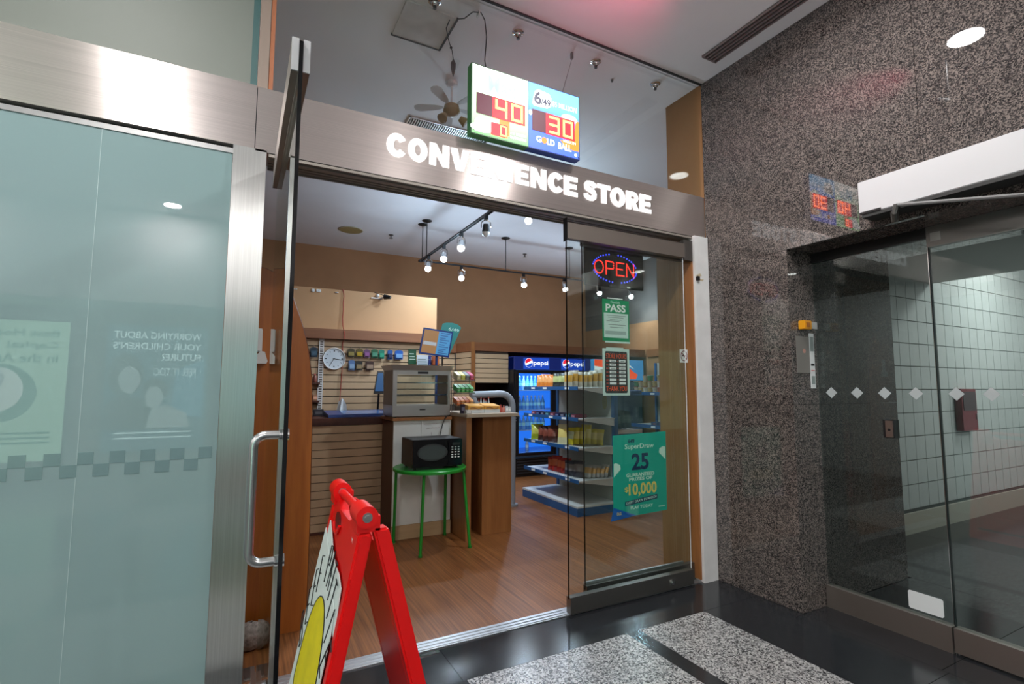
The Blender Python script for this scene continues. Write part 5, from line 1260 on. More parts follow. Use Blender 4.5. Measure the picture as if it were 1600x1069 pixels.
# thin wire on the recess corner
single(MB().tube([(3.15, 7.98, 2.16), (3.155, 7.96, 1.9), (3.14, 7.95, 1.6), (3.12, 7.95, 1.3), (3.10, 7.9, 1.0)], 0.006, 5), 'corner_wire', 'rubber', 'thin dark wire running down the recess corner', 'wire')

# ---- slatted upper cabinet and grey pipe
uc = thing('slat_cabinet', 'cream slatted wall cabinet left of the coolers', 'cabinet', (3.6, 7.6, 1.52))
MB().box(3.285, 3.885, 7.46, 7.9, 1.515, 2.02).build('body', 'slat_groove', uc)
pieces('slat', MB().box(-0.297, 0.297, -0.012, 0.0, -0.035, 0.035), 'slat', uc, [(3.588, 7.46, 1.555 + 0.079 * k) for k in range(6)])
gp = thing('grey_pipe', 'bent grey plastic duct pipe behind the wooden counter end', 'pipe', (2.99, 5.6, 0.004))
path = [(2.42, 5.6, 1.355), (2.80, 5.6, 1.365)] + [(2.82 + 0.16 * math.sin(a), 5.6, 1.205 + 0.16 * math.cos(a)) for a in [math.pi / 2 * k / 7 for k in range(1, 8)]] + [(2.98, 5.6, 1.0), (2.975, 5.6, 0.005)]
MB().tube(path, 0.042, 16).build('duct', 'pipe_grey', gp, smooth=True)
for z in (1.03, 1.06, 1.09):
    MB().cyl((2.98, 5.6, z), (2.98, 5.6, z + 0.014), 0.048, n=18).build('collar', 'pipe_grey', gp)
MB().tube([(2.44, 5.6, 1.34), (2.50, 5.58, 1.20), (2.52, 5.58, 0.9)], 0.035, 12).build('branch', 'pipe_grey', gp, smooth=True)
MB().cyl((2.98, 5.6, 0.004), (2.98, 5.6, 0.03), 0.07, n=16).build('floor_flange', 'pipe_grey', gp)
# ================================================================== COOLERS
fg = thing('drinks_cooler', 'black two door drinks cooler with glowing blue header', 'refrigerator', (4.65, 7.6, 0.004))
FX0, FX1, FY0, FY1, FZ1 = 3.90, 5.42, 7.25, 7.96, 1.95
MB().box(FX0, FX0 + 0.04, FY0 + 0.04, FY1, 0.02, FZ1 - 0.01).build('side_panel', 'black', fg)
MB().box(FX1 - 0.04, FX1, FY0 + 0.04, FY1, 0.02, FZ1 - 0.01).build('side_panel', 'black', fg)
MB().box(FX0, FX1, FY1, FY1 + 0.012, 0.02, FZ1).build('back_panel', 'black', fg)
MB().box(FX0 + 0.04, FX1 - 0.04, FY1 - 0.03, FY1, 0.36, FZ1 - 0.2).build('lit_back', 'fridge_light', fg)
MB().box(FX0 + 0.04, FX1 - 0.04, FY0 + 0.06, FY1, 0.30, 0.385).build('cabinet_floor', colour((0.2, 0.4, 0.7)), fg)
MB().box(FX0, FX1, FY0 + 0.04, FY1, 0.004, 0.30).build('compressor_box', 'black', fg)
for k in range(6):
    MB().box(FX0 + 0.06, FX1 - 0.06, FY0 + 0.025, FY0 + 0.045, 0.055 + k * 0.045, 0.078 + k * 0.045).build('grille_bar', colour((0.03, 0.032, 0.036)), fg)
hd_ = MB().box(FX0, FX1, FY0, FY1, 1.735, FZ1).build('header', 'fridge_header', fg)
MB().box(FX0 + 0.16, FX0 + 0.66, FY0 - 0.002, FY0, 1.745, 1.93).build('header_glow', 'fridge_header_glow', hd_)
MB().box(FX0 + 0.90, FX0 + 1.40, FY0 - 0.002, FY0, 1.745, 1.93).build('header_glow', 'fridge_header_glow', hd_)
def globe(cx_, cz_, r, y):
    n_ = 24
    lg_ = MB().ellipse((0, y, 0), X, Z, cx_, cz_, r * 1.06, r * 1.06, 0.001, 28).build('logo_disc', 'pepsi_white', hd_)
    def wave_top(t): return 0.10 + 0.28 * t + 0.12 * math.sin(t * 2.6)
    top = []; bot = []
    for k in range(13):
        t = -0.95 + 1.9 * k / 12
        lim = math.sqrt(max(0, 1 - t * t))
        top.append((cx_ + r * t, cz_ + r * max(-lim, min(lim, wave_top(t) + 0.12))))
        bot.append((cx_ + r * t, cz_ + r * max(-lim, min(lim, wave_top(t) * 0.9 - 0.38))))
    up = [(cx_ + r * t, cz_ + r * math.sqrt(max(0, 1 - t * t))) for t in [0.95 - 1.9 * k / 12 for k in range(13)]]
    dn = [(cx_ + r * t, cz_ - r * math.sqrt(max(0, 1 - t * t))) for t in [0.95 - 1.9 * k / 12 for k in range(13)]]
    MB().plate((0, y - 0.0012, 0), X, Z, top + up, 0.0006).build('logo_red', 'pepsi_red', hd_)
    MB().plate((0, y - 0.0012, 0), X, Z, bot + dn, 0.0006).build('logo_blue', 'pepsi_blue', hd_)
for x in (4.165, 4.905):
    globe(x, 1.848, 0.072, FY0 - 0.0025)
    MB().text('pepsi', (0, FY0 - 0.003, 0), X, Z, x + 0.09, x + 0.37, 1.79, 1.885, 0.0006, bold=0.012).build('brand_lettering', 'pepsi_white', hd_)
for x0, x1 in ((FX0 + 0.02, 4.655), (4.665, FX1 - 0.02)):
    d = MB().box(x0, x0 + 0.055, FY0, FY0 + 0.04, 0.34, 1.73).box(x1 - 0.055, x1, FY0, FY0 + 0.04, 0.34, 1.73).box(x0 + 0.055, x1 - 0.055, FY0, FY0 + 0.04, 1.675, 1.73).box(x0 + 0.055, x1 - 0.055, FY0, FY0 + 0.04, 0.34, 0.385).build('door_frame', 'black', fg)
    MB().box(x0 + 0.055, x1 - 0.055, FY0 + 0.015, FY0 + 0.022, 0.385, 1.675).build('door_glass', 'fridge_glass', d)
MB().box(FX0 + 0.045, FX0 + 0.06, FY0 - 0.03, FY0, 0.95, 1.2).build('door_handle', 'black_metal', fg)
levels = (1.40, 1.075, 0.745)
for z in levels:
    MB().box(FX0 + 0.045, FX1 - 0.045, FY0 + 0.12, FY1 - 0.04, z - 0.012, z).build('shelf', colour((0.35, 0.5, 0.7)), fg)
for x in (FX0 + 0.3, FX0 + 1.2):
    area_light('cooler_lamp', (x, FY0 + 0.10, 1.70), (x, FY0 + 0.35, 0.5), 0.4, 5.0, (0.25, 0.55, 1.0), 'RECTANGLE', 0.05)
def bottle(x, y, z, h, r, rgb, label, group):
    t = thing('drink_bottle', label, 'bottle', (x, y, z), group)
    MB().lathe((x, y, z), [(r * 0.85, 0.001), (r, h * 0.05), (r, h * 0.55), (r * 0.85, h * 0.66), (r * 0.38, h * 0.84), (r * 0.38, h * 0.93)], 10).build('body', colour(rgb, 0.2), t, smooth=True)
    MB().cyl((x, y, z + h * 0.92), (x, y, z + h), r * 0.44, n=8).build('cap', 'white_plastic', t)
    MB().lathe((x, y, z), [(r * 1.02, h * 0.28), (r * 1.02, h * 0.5)], 10).build('label_band', colour(tuple(min(1, c * 2 + .1) for c in rgb), 0.4), t)
    return t
cn3 = ('top', 'middle', 'lower')
for r, z in enumerate(levels):
    for k in range(8):
        rgb = ((0.25, 0.45, 0.6), (0.15, 0.5, 0.4), (0.4, 0.55, 0.6), (0.1, 0.3, 0.5))[(k * 3 + r) % 4] if r == 0 else ((0.12, 0.38, 0.75), (0.2, 0.5, 0.85), (0.08, 0.3, 0.65))[(k + r) % 3]
        bottle(4.02 + 0.075 * k, 7.44, z, 0.235, 0.031, rgb, '%s bottle from the left on the %s shelf of the cooler' % (ORD[k], cn3[r]), 'bottles in the drinks cooler')
for k in range(7):
    bottle(4.78 + 0.085 * k, 7.44, 1.40, 0.24, 0.031, ((0.3, 0.1, 0.1), (0.1, 0.35, 0.15), (0.4, 0.4, 0.1))[k % 3], '%s bottle on the top shelf behind the right cooler door' % ORD[k], 'bottles in the drinks cooler')
bottle(4.27, 7.5, 0.385, 0.2, 0.03, (0.4, 0.6, 0.85), 'single small bottle on the cooler floor', 'bottles in the drinks cooler')

f2 = thing('ice_cream_cooler', 'cooler with a red white and blue lit picture header', 'refrigerator', (6.05, 7.6, 0.004))
MB().box(5.50, 6.64, 7.27, 7.95, 0.004, 1.58).build('cabinet', 'black', f2)
h2 = MB().box(5.50, 6.64, 7.25, 7.95, 1.58, 1.95).build('header', 'ad_blue', f2)
HO = (0, 7.249, 0)
MB().plate(HO, X, Z, [(5.50, 1.62), (5.75, 1.60), (5.95, 1.70), (6.12, 1.90), (6.0, 1.94), (5.5, 1.94)], 0.001).build('picture_white', 'ad_white', h2)
MB().plate((0, 7.247, 0), X, Z, [(5.50, 1.83), (5.72, 1.80), (5.78, 1.86), (5.70, 1.945), (5.50, 1.945)], 0.001).build('picture_red', 'ad_red', h2)
MB().plate((0, 7.247, 0), X, Z, [(6.05, 1.60), (6.45, 1.60), (6.50, 1.68), (6.38, 1.74), (6.28, 1.82), (6.15, 1.74), (6.02, 1.80)], 0.001).build('picture_red', 'ad_red', h2)
MB().plate((0, 7.246, 0), X, Z, [(6.0, 1.80), (6.10, 1.93), (6.25, 1.90), (6.42, 1.78), (6.30, 1.83), (6.16, 1.78)], 0.001).build('picture_white', 'ad_white', h2)
MB().box(5.54, 6.60, 7.262, 7.27, 0.3, 1.55).build('door_glass', colour((0.05, 0.1, 0.15), 0.1), f2)

# ================================================================== GONDOLA
gd = thing('shelf_gondola', 'blue edged double sided shop shelf unit with snack bags', 'shelf unit', (3.7, 5.4, 0.004))
GX0, GXS, GY0, GY1 = 3.40, 3.93, 4.78, 6.04
MB().box(GXS, GXS + 0.03, GY0 + 0.06, GY1, 0.10, 1.49).build('spine_panel', 'grey_panel', gd)
for y in (GY0 + 0.01, GY1 - 0.04):
    MB().box(GXS - 0.012, GXS + 0.045, y, y + 0.055, 0.004, 1.50).build('upright', 'blue_shelf', gd)
MB().box(GX0 - 0.03, GXS, GY0, GY1, 0.004, 0.095).build('base', 'blue_shelf', gd)
MB().box(GX0 - 0.03, GXS, GY0, GY1, 0.095, 0.115).build('base_deck', 'shelf_top', gd)
SH = (1.445, 1.09, 0.755, 0.39)
for z in SH:
    s = MB().box(GX0, GXS, GY0 + 0.01, GY1, z - 0.018, z).build('shelf', 'shelf_top', gd)
    MB().box(GX0 - 0.008, GX0, GY0 + 0.01, GY1, z - 0.03, z + 0.012).build('front_lip', 'blue_shelf', s)
    MB().prism([(GX0 + 0.02, GY0 + 0.012, z - 0.018), (GXS, GY0 + 0.012, z - 0.018), (GXS, GY0 + 0.012, z - 0.10)], (0, 0.004, 0)).build('bracket', 'shelf_top', s)
    for k in range(3):
        y = GY0 + 0.18 + 0.36 * k + 0.07 * ((k * 5 + int(z * 100)) % 3)
        MB().box(GX0 - 0.0095, GX0 - 0.008, y, y + 0.09, z - 0.02, z + 0.004).build('price_tag', 'paper_white', s)
for z in (1.40, 0.93, 0.45):
    s = MB().box(GXS + 0.03, GXS + 0.46, GY0 + 0.06, GY1, z - 0.018, z).build('rear_shelf', 'shelf_top', gd)
    MB().box(GXS + 0.46, GXS + 0.468, GY0 + 0.06, GY1, z - 0.03, z + 0.012).build('front_lip', 'blue_shelf', s)
    MB().box(GXS + 0.03, GXS + 0.46, GY0 + 0.055, GY0 + 0.06, z - 0.04, z + 0.005).build('shelf_end', 'blue_shelf' if z > 1.3 else 'shelf_top', s)
def bag_mesh(w, h, t):
    """pillow bag in the y-z plane, bulging along x, crimped ends"""
    nu, nv = 8, 9; vs = []; fs = []
    for s in (-1, 1):
        for j in range(nv + 1):
            v = j / nv
            for i in range(nu + 1):
                u = i / nu
                b = (math.sin(math.pi * u) ** 0.55) * (max(0, math.sin(math.pi * min(max((v - 0.07) / 0.86, 0), 1))) ** 0.5)
                wob = 0.06 * math.sin(7 * u + 3 * v) * b
                vs.append((s * t * (b + wob) * 0.5, (u - 0.5) * w * (1 - 0.06 * math.sin(math.pi * v)), v * h))
    m_ = (nu + 1) * (nv + 1)
    for s in (0, 1):
        for j in range(nv):
            for i in range(nu):
                a = s * m_ + j * (nu + 1) + i
                f = (a, a + 1, a + nu + 2, a + nu + 1)
                fs.append(f if s else f[::-1])
    return vs, fs
BAGS = {}; BR = random.Random(11)
def bag(x, y, z, w, h, t, rgb, rgb2, label, group, lean=0.15, yaw=0.0, name='snack_bag'):
    h = h * BR.choice((0.9, 1.0, 1.06)); w = w * BR.choice((0.93, 1.0))
    key = (w, h, t)
    if key not in BAGS:
        me_ = MB().add(*bag_mesh(w, h, t)).mesh('bag_body', smooth=True)
        lb_ = MB()
        vs, fs = bag_mesh(w, h, t * 1.04)
        keep = [f for f in fs if max(f) < 90 and all(0.28 * h < vs[i][2] < 0.80 * h for i in f)]
        ids = sorted({i for f in keep for i in f}); idx = {i: n_ for n_, i in enumerate(ids)}
        lb_.add([vs[i] for i in ids], [tuple(idx[i] for i in f) for f in keep])
        BAGS[key] = (me_, lb_.mesh('bag_print', smooth=True))
    t_ = bpy.data.objects.new(name, None); col.objects.link(t_); t_.empty_display_size = 0.05
    t_.location = (x, y, z + 0.009); t_.rotation_euler = (BR.uniform(-0.05, 0.05), lean + BR.uniform(-0.02, 0.03), yaw + BR.uniform(-0.07, 0.07)); tag(t_, label, 'snack bag', group)
    for nm, me_, cc in (('bag_body', BAGS[key][0], rgb), ('bag_print', BAGS[key][1], rgb2)):
        me2 = me_.copy(); me2.materials.clear(); me2.materials.append(M[colour(cc, 0.25)])
        o = bpy.data.objects.new(nm, me2); col.objects.link(o); o.parent = t_
    return t_
# top shelf: orange, dark-green, clear golden bags
for k in range(4):
    bag(3.52, 5.80 - 0.095 * k, SH[0], 0.13, 0.16, 0.055, (0.62, 0.19, 0.03), (0.75, 0.35, 0.12), '%s orange snack bag from the far end of the top shelf' % ORD[k], 'orange bags on the top shelf', 0.2, 0.8)
for k in range(2):
    bag(3.50, 5.38 - 0.13 * k, SH[0], 0.13, 0.19, 0.06, (0.03, 0.035, 0.03), (0.45, 0.5, 0.2), '%s dark bag with a green label beside the orange bags' % ORD[k], 'dark bags on the top shelf', 0.1, 0.8)
for k in range(8):
    r = k % 2
    bag(3.46 + 0.057 * k, 5.08 - 0.022 * k, SH[0], 0.14, 0.20, 0.042, (0.42, 0.38, 0.30), (0.5, 0.26, 0.04), '%s clear bag of golden snacks at the near end of the top shelf' % ORD[k], 'clear golden bags on the top shelf', 0.1, 0.3)
# second shelf: low dark packs
for k in range(9):
    y = 5.86 - 0.115 * k
    rgb = ((0.14, 0.04, 0.06), (0.015, 0.02, 0.07), (0.03, 0.03, 0.05), (0.02, 0.08, 0.10))[k % 4]
    p = thing('biscuit_pack', '%s flat dark biscuit pack from the far end of the second shelf' % ORD[k], 'biscuits', (3.5, y, SH[1]), 'flat packs on the second shelf')
    MB().box(3.43, 3.60, y - 0.05, y + 0.05, SH[1] + 0.001, SH[1] + 0.045).build('pack', colour(rgb, 0.25), p, bevel=0.008)
    MB().box(3.429, 3.43, y - 0.03, y + 0.03, SH[1] + 0.012, SH[1] + 0.032).build('print', colour(tuple(min(1, c * 2.5 + .08) for c in rgb)), p)
# third shelf: green-yellow, dark red and yellow bags
bag(3.47, 5.83, SH[2], 0.16, 0.20, 0.08, (0.35, 0.42, 0.03), (0.5, 0.5, 0.1), 'lime yellow snack bag at the far end of the third shelf', 'bags on the third shelf', 0.2, 0.8)
for k in range(3):
    bag(3.48, 5.68 - 0.12 * k, SH[2], 0.16, 0.21, 0.07, (0.07, 0.025, 0.02), (0.22, 0.06, 0.04), '%s dark red crisp bag from the far end of the third shelf' % ORD[k], 'bags on the third shelf', 0.2, 0.8)
for k in range(7):
    bag(3.45 + 0.057 * k, 5.20 - 0.040 * k, SH[2], 0.17, 0.225 - (0.05 if k > 4 else 0), 0.042, (0.62, 0.50, 0.03) if k else (0.6, 0.58, 0.35), (0.75, 0.62, 0.2) if k != 1 else (0.55, 0.55, 0.35), '%s yellow crisp bag on the third shelf, counted from the dark bags' % ORD[k], 'bags on the third shelf', 0.15, 0.25)
# fourth shelf: red, dark, grey-gold bags
for k in range(4):
    bag(3.55, 5.57 - 0.10 * k, SH[3], 0.14, 0.18, 0.065, (0.30, 0.02, 0.015), (0.5, 0.12, 0.05), '%s red snack bag from the far end of the lowest bag shelf' % ORD[k], 'bags on the fourth shelf', 0.2, 0.8)
for k in range(3):
    bag(3.53, 5.16 - 0.09 * k, SH[3], 0.14, 0.19, 0.065, (0.04, 0.04, 0.055), (0.18, 0.16, 0.16), '%s dark grey bag beside the red bags' % ORD[k], 'bags on the fourth shelf', 0.2, 0.8)
for k in range(5):
    bag(3.60 + 0.054 * k, 4.92 - 0.01 * k, SH[3], 0.12, 0.14, 0.045, (0.32, 0.31, 0.31), (0.5, 0.28, 0.08), '%s small silver and gold bag at the near end of the lowest bag shelf' % ORD[k], 'bags on the fourth shelf', 0.3, 0.35)
# rear side: blue grey bags
for k in range(4):
    bag(4.06 + 0.08 * k, 5.02, 0.93, 0.15, 0.22, 0.06, (0.05, 0.12, 0.15), (0.09, 0.18, 0.21), '%s blue grey bag on the rear side of the shelf unit' % ORD[k], 'bags on the rear shelf', -0.2, 0.3)
yo = thing('hanging_tag', 'oval yellow card stuck on the shelf unit back panel', 'card', (3.92, 5.0, 1.22))
MB().prism([(3.927, 4.98 + 0.045 * math.cos(2 * math.pi * k / 20), 1.27 + 0.09 * math.sin(2 * math.pi * k / 20)) for k in range(20)], (0.002, 0, 0)).build('card', colour((0.35, 0.30, 0.10)), yo)
MB().box(3.9255, 3.927, 4.955, 5.005, 1.275, 1.28).box(3.9255, 3.927, 4.955, 5.005, 1.255, 1.26).build('print', colour((0.2, 0.16, 0.06)), yo)

# ---- wall shelving with noodle cups
ws = thing('wall_shelving', 'blue edged shelving along the right shop wall', 'shelf unit', (6.5, 5.8, 0.004))
MB().box(6.80, 6.84, 4.3, 7.1, 0.004, 1.9).build('back_panel', 'grey_panel', ws)
for z in (1.36, 0.80, 0.40):
    s = MB().box(6.2, 6.80, 4.3, 7.1, z - 0.03, z).build('shelf', 'shelf_top', ws)
    MB().box(6.19, 6.2, 4.3, 7.1, z - 0.045, z + 0.012).build('front_lip', 'blue_shelf', s)
    for k in range(4):
        MB().box(6.1885, 6.19, 4.7 + 0.6 * k, 4.8 + 0.6 * k, z - 0.035, z - 0.005).build('price_tag', 'paper_white', s)
MB().box(6.19, 6.80, 4.3, 7.1, 0.004, 0.12).build('base', 'blue_shelf', ws)
for y in (4.3, 5.7, 7.06):
    MB().box(6.77, 6.80, y, y + 0.04, 0.004, 1.9).build('upright', 'blue_shelf', ws)
ck = ((0.42, 0.36, 0.26), (0.30, 0.08, 0.05), (0.40, 0.30, 0.14), (0.06, 0.20, 0.10), (0.5, 0.47, 0.4))
for lv in range(3):
    for k in range(10):
        y = 7.02 - 0.115 * k; z = 1.36 + 0.101 * lv
        if lv == 2 and k in (0, 1, 4): continue
        c = ck[(k * 2 + lv * 3 + (k // 3)) % 5] if k < 6 else ck[(3, 4, 3, 0)[(k + lv) % 4]]
        t = thing('noodle_cup', '%s noodle cup from the coolers, %s layer on the wall shelving' % (ORD[k], ('bottom', 'middle', 'top')[lv]), 'noodle cup', (6.27, y, z), 'noodle cups on the wall shelving')
        MB().lathe((6.27, y, z), [(0.040, 0.001), (0.052, 0.085), (0.054, 0.09)], 12).build('cup', colour(c), t)
        MB().lathe((6.27, y, z), [(0.055, 0.09), (0.055, 0.098), (0.002, 0.098)], 12).build('lid', colour((0.55, 0.5, 0.45) if (k + lv) % 2 else (0.35, 0.1, 0.06)), t)
for k, (y, rgb) in enumerate(((6.55, (0.02, 0.05, 0.14)), (6.38, (0.03, 0.04, 0.12)), (6.2, (0.5, 0.42, 0.42)), (6.02, (0.45, 0.36, 0.38)), (5.86, (0.5, 0.24, 0.14)))):
    t = thing('snack_box', ('first dark blue box', 'second dark blue box', 'pale patterned box', 'second pale patterned box', 'orange snack box')[k] + ' on the middle wall shelf', 'box', (6.3, y, 0.80), 'boxes on the middle wall shelf')
    h = 0.06 if k < 2 else 0.13
    MB().box(6.22, 6.40, y - 0.08, y + 0.08, 0.801, 0.80 + h).build('carton', colour(rgb), t, bevel=0.003)
    MB().ellipse((6.2195, 0, 0), -Y, Z, -y, 0.80 + h * 0.5, 0.04, h * 0.3, -0.001, 12).build('print', colour((0.15, 0.06, 0.1)), t)

# ================================================================== SIGNS ON THE SLIDING PANEL
SY = 2.864; q = SY / 2.82
def zz(z): return 1.45 + (z - 1.45) * q
def sgn(name, label, cat, x, z): return thing(name, label, cat, (x * q, SY, zz(z)))
def srect(par, x0, x1, z0, z1, d, mat, nm): return MB().box(x0 * q, x1 * q, SY - d - 0.0006, SY - d, zz(z0), zz(z1)).build(nm, mat, par)
def stext(par, s, x0, x1, z0, z1, d, mat, nm, bold=0.0): return MB().text(s, (0, SY - d, 0), X, Z, x0 * q, x1 * q, zz(z0), zz(z1), 0.0003, bold).build(nm, mat, par)
# OPEN sign behind the inner pane
op = thing('open_sign', 'black LED sign reading OPEN in red inside a blue oval', 'sign', (2.40, 2.92, 2.2))
oq = 2.905 / 2.82
def oz(z): return 1.45 + (z - 1.45) * oq
ox0, ox1, oz0, oz1 = 2.072 * oq, 2.603 * oq, oz(2.163), oz(2.436)
MB().box(ox0, ox1, 2.905, 2.93, oz0, oz1).build('board', 'black', op, bevel=0.003)
ocx, ocz = (ox0 + ox1) / 2 - 0.0, (oz0 + oz1) / 2
dot = MB().lathe((0, 0, 0), [(0.001, -0.003), (0.0052, -0.0025), (0.0055, 0.0)], 8, 'y')
bo = []
for k in range(44):
    t = 2 * math.pi * k / 44
    if k % 11 in (0, 1): continue
    bo.append((ocx + 0.205 * math.cos(t), 2.905, ocz + 0.105 * math.sin(t)))
pieces('blue_diode', dot, 'open_blue', op, bo)
def dotted(strokes, x, z, w, h):
    out = []
    for a, b in strokes:
        L = math.hypot((b[0] - a[0]) * w, (b[1] - a[1]) * h); n_ = max(2, int(round(L / 0.0135)))
        for k in range(n_ + 1):
            out.append((round(x + (a[0] + (b[0] - a[0]) * k / n_) * w, 4), 2.905, round(z + (a[1] + (b[1] - a[1]) * k / n_) * h, 4)))
    return list(dict.fromkeys(out))
ro = []
lw, lh, lz = 0.068, 0.095, ocz - 0.047
xs_ = [ocx - 0.185, ocx - 0.085, ocx + 0.012, ocx + 0.108]
ro += [(xs_[0] + 0.034 + 0.04 * math.cos(2 * math.pi * k / 20), 2.905, ocz + 0.047 * math.sin(2 * math.pi * k / 20)) for k in range(20)]
ro += dotted([((0, 0), (0, 1)), ((0, 1), (0.9, 1)), ((1, 0.9), (1, 0.55)), ((0, 0.45), (0.9, 0.45))], xs_[1], lz, lw, lh)
ro += dotted([((0, 0), (0, 1)), ((0, 1), (1, 1)), ((0, 0.5), (0.8, 0.5)), ((0, 0), (1, 0))], xs_[2], lz, lw, lh)
ro += dotted([((0, 0), (0, 1)), ((0, 1), (1, 0)), ((1, 0), (1, 1))], xs_[3], lz, lw, lh)
pieces('red_diode', dot, 'open_red', op, ro)
MB().box(ocx - 0.13, ocx - 0.115, 2.932, 2.945, oz0 - 0.03, oz0 + 0.02).build('plug', 'black', op)
MB().tube([(ocx - 0.12, 2.935, oz0 - 0.03), (ocx - 0.10, 2.935, oz0 - 0.1), (ocx - 0.09, 2.94, oz0 - 0.25), (ocx - 0.06, 2.94, oz0 - 0.4)], 0.003, 5).build('cable', 'black', op)
MB().box(ocx + 0.11, ocx + 0.14, 2.9035, 2.905, oz0 + 0.003, oz0 + 0.017).build('sticker', 'paper_white', op)
for x in (ox0 + 0.05, ox1 - 0.05):
    MB().tube([(x, 2.915, oz1), (x, 2.90, oz1 + 0.05)], 0.0015, 4).build('chain', 'dark_steel', op)
# green PASS notice
ps = sgn('pass_notice', 'green and white food inspection PASS notice on the glass', 'notice', 2.335, 1.765)
srect(ps, 2.215, 2.458, 1.775, 2.073, 0.0, 'pass_green', 'sheet')
srect(ps, 2.228, 2.446, 1.80, 1.975, 0.0006, 'paper_pale', 'white_field')
srect(ps, 2.236, 2.462, 1.763, 1.775, 0.0, 'paper_pale', 'lower_edge')
stext(ps, 'PASS', 2.245, 2.425, 1.985, 2.04, 0.0012, 'paper_white', 'lettering', 0.03)
stext(ps, 'DineSafe', 2.29, 2.375, 2.046, 2.063, 0.0012, 'poster_pale', 'small_lettering')
tl_ = MB()
for i, z in enumerate((1.955, 1.942, 1.925, 1.915, 1.89, 1.872)):
    tl_.box((2.25 + 0.015 * (i % 3)) * q, (2.425 - 0.02 * (i % 4)) * q, SY - 0.0018, SY - 0.0012, zz(z), zz(z + 0.005))
tl_.build('text_lines', 'grey_ink', ps)
srect(ps, 2.24, 2.425, 1.822, 1.848, 0.0012, colour((0.3, 0.4, 0.38)), 'grey_field')
srect(ps, 2.26, 2.40, 2.078, 2.085, 0.0, 'paper_white', 'tape')
# store hours
sh_ = sgn('hours_notice', 'black and orange store hours card on the glass', 'notice', 2.33, 1.39)
srect(sh_, 2.212, 2.452, 1.392, 1.722, 0.0, 'paper_pale', 'backing')
srect(sh_, 2.245, 2.40, 1.722, 1.730, 0.0, 'paper_pale', 'tape')
bk = [(2.232, 1.418), (2.24, 1.408), (2.424, 1.408), (2.432, 1.418), (2.432, 1.692), (2.424, 1.702), (2.24, 1.702), (2.232, 1.692)]
MB().plate((0, SY - 0.0007, 0), X, Z, [(a * q, zz(b)) for a, b in bk], 0.0004).build('black_card', 'hours_black', sh_)
stext(sh_, 'STORE HOURS', 2.24, 2.424, 1.652, 1.687, 0.0015, 'orange_ink', 'heading', 0.0)
stext(sh_, 'THANK YOU', 2.24, 2.424, 1.424, 1.458, 0.0015, 'orange_ink', 'heading', 0.01)
for k in range(7):
    z = 1.626 - 0.0262 * k
    srect(sh_, 2.272, 2.330, z, z + 0.017, 0.0014, 'paper_white', 'time_field')
    srect(sh_, 2.357, 2.416, z, z + 0.017, 0.0014, 'paper_white', 'time_field')
    srect(sh_, 2.242, 2.262, z + 0.002, z + 0.014, 0.0014, 'dim_orange', 'day_mark')
    srect(sh_, 2.338, 2.350, z + 0.005, z + 0.011, 0.0014, 'dim_orange', 'dash_mark')
    if k < 5:
        srect(sh_, 2.285, 2.322, z + 0.005, z + 0.011, 0.0021, 'grey_ink', 'time_print'); srect(sh_, 2.37, 2.405, z + 0.005, z + 0.011, 0.0021, 'grey_ink', 'time_print')
# lottery poster
lp = sgn('lottery_poster', 'teal lottery poster advertising guaranteed prizes', 'poster', 2.53, 0.55)
def zp(z, x): return z + (x - 2.285) * 0.015
MB().plate((0, SY - 0.0, 0), X, Z, [(2.286 * q, zz(0.548)), (2.781 * q, zz(0.560)), (2.787 * q, zz(1.126)), (2.290 * q, zz(1.114))], 0.0006).build('sheet', 'poster_teal', lp)
MB().plate((0, SY - 0.0007, 0), X, Z, [(2.262 * q, zz(0.535)), (2.49 * q, zz(0.553)), (2.29 * q, zz(0.625))], 0.0004).build('blue_corner', 'poster_blue', lp)
stext(lp, 'OLG', 2.315, 2.355, 0.570, 0.590, 0.0014, 'poster_gold', 'lottery_mark', 0.02)
stext(lp, 'SuperDraw', 2.395, 2.665, 1.005, 1.05, 0.0014, 'poster_pale', 'lettering', 0.015)
stext(lp, '649', 2.425, 2.485, 1.055, 1.085, 0.0014, 'poster_navy', 'brand_number', 0.03)
stext(lp, '25', 2.455, 2.615, 0.865, 0.982, 0.0014, 'poster_navy', 'numerals', 0.03)
stext(lp, 'GUARANTEED', 2.405, 2.665, 0.820, 0.846, 0.0014, 'poster_pale', 'lettering', 0.03)
stext(lp, 'PRIZES OF', 2.43, 2.645, 0.792, 0.815, 0.0014, 'poster_pale', 'lettering', 0.03)
stext(lp, '$', 2.388, 2.42, 0.715, 0.755, 0.0014, 'poster_gold', 'numerals', 0.02)
stext(lp, '10,000', 2.425, 2.685, 0.680, 0.775, 0.0014, 'poster_gold', 'numerals', 0.025)
MB().plate((0, SY - 0.0014, 0), X, Z, [(2.39 * q, zz(0.625)), (2.69 * q, zz(0.652)), (2.69 * q, zz(0.682)), (2.39 * q, zz(0.655))], 0.0004).build('navy_bar', 'poster_navy', lp)
MB().text('EVERY DRAW IN MARCH', (2.40 * q, SY - 0.0021, zz(0.633)), Vector((1, 0, 0.09)), Z, 0, 0.285, 0, 0.018, 0.0003, 0.01).build('lettering', 'poster_pale', lp)
stext(lp, 'PLAY TODAY', 2.44, 2.645, 0.598, 0.62, 0.0014, 'poster_pale', 'lettering', 0.02)
srect(lp, 2.70, 2.76, 0.590, 0.596, 0.0014, 'poster_pale', 'small_print')
for cx2, cz2, s in ((2.325, 0.88, 1), (2.745, 0.975, -1)):
    MB().plate((0, SY - 0.0014, 0), X, Z, [((cx2 + s * a) * q, zz(cz2 + b)) for a, b in ((-0.03, -0.05), (0.03, 0.0), (0.025, 0.03), (-0.01, 0.045), (-0.03, 0.04))], 0.0004).build('banknote', 'poster_pale', lp)
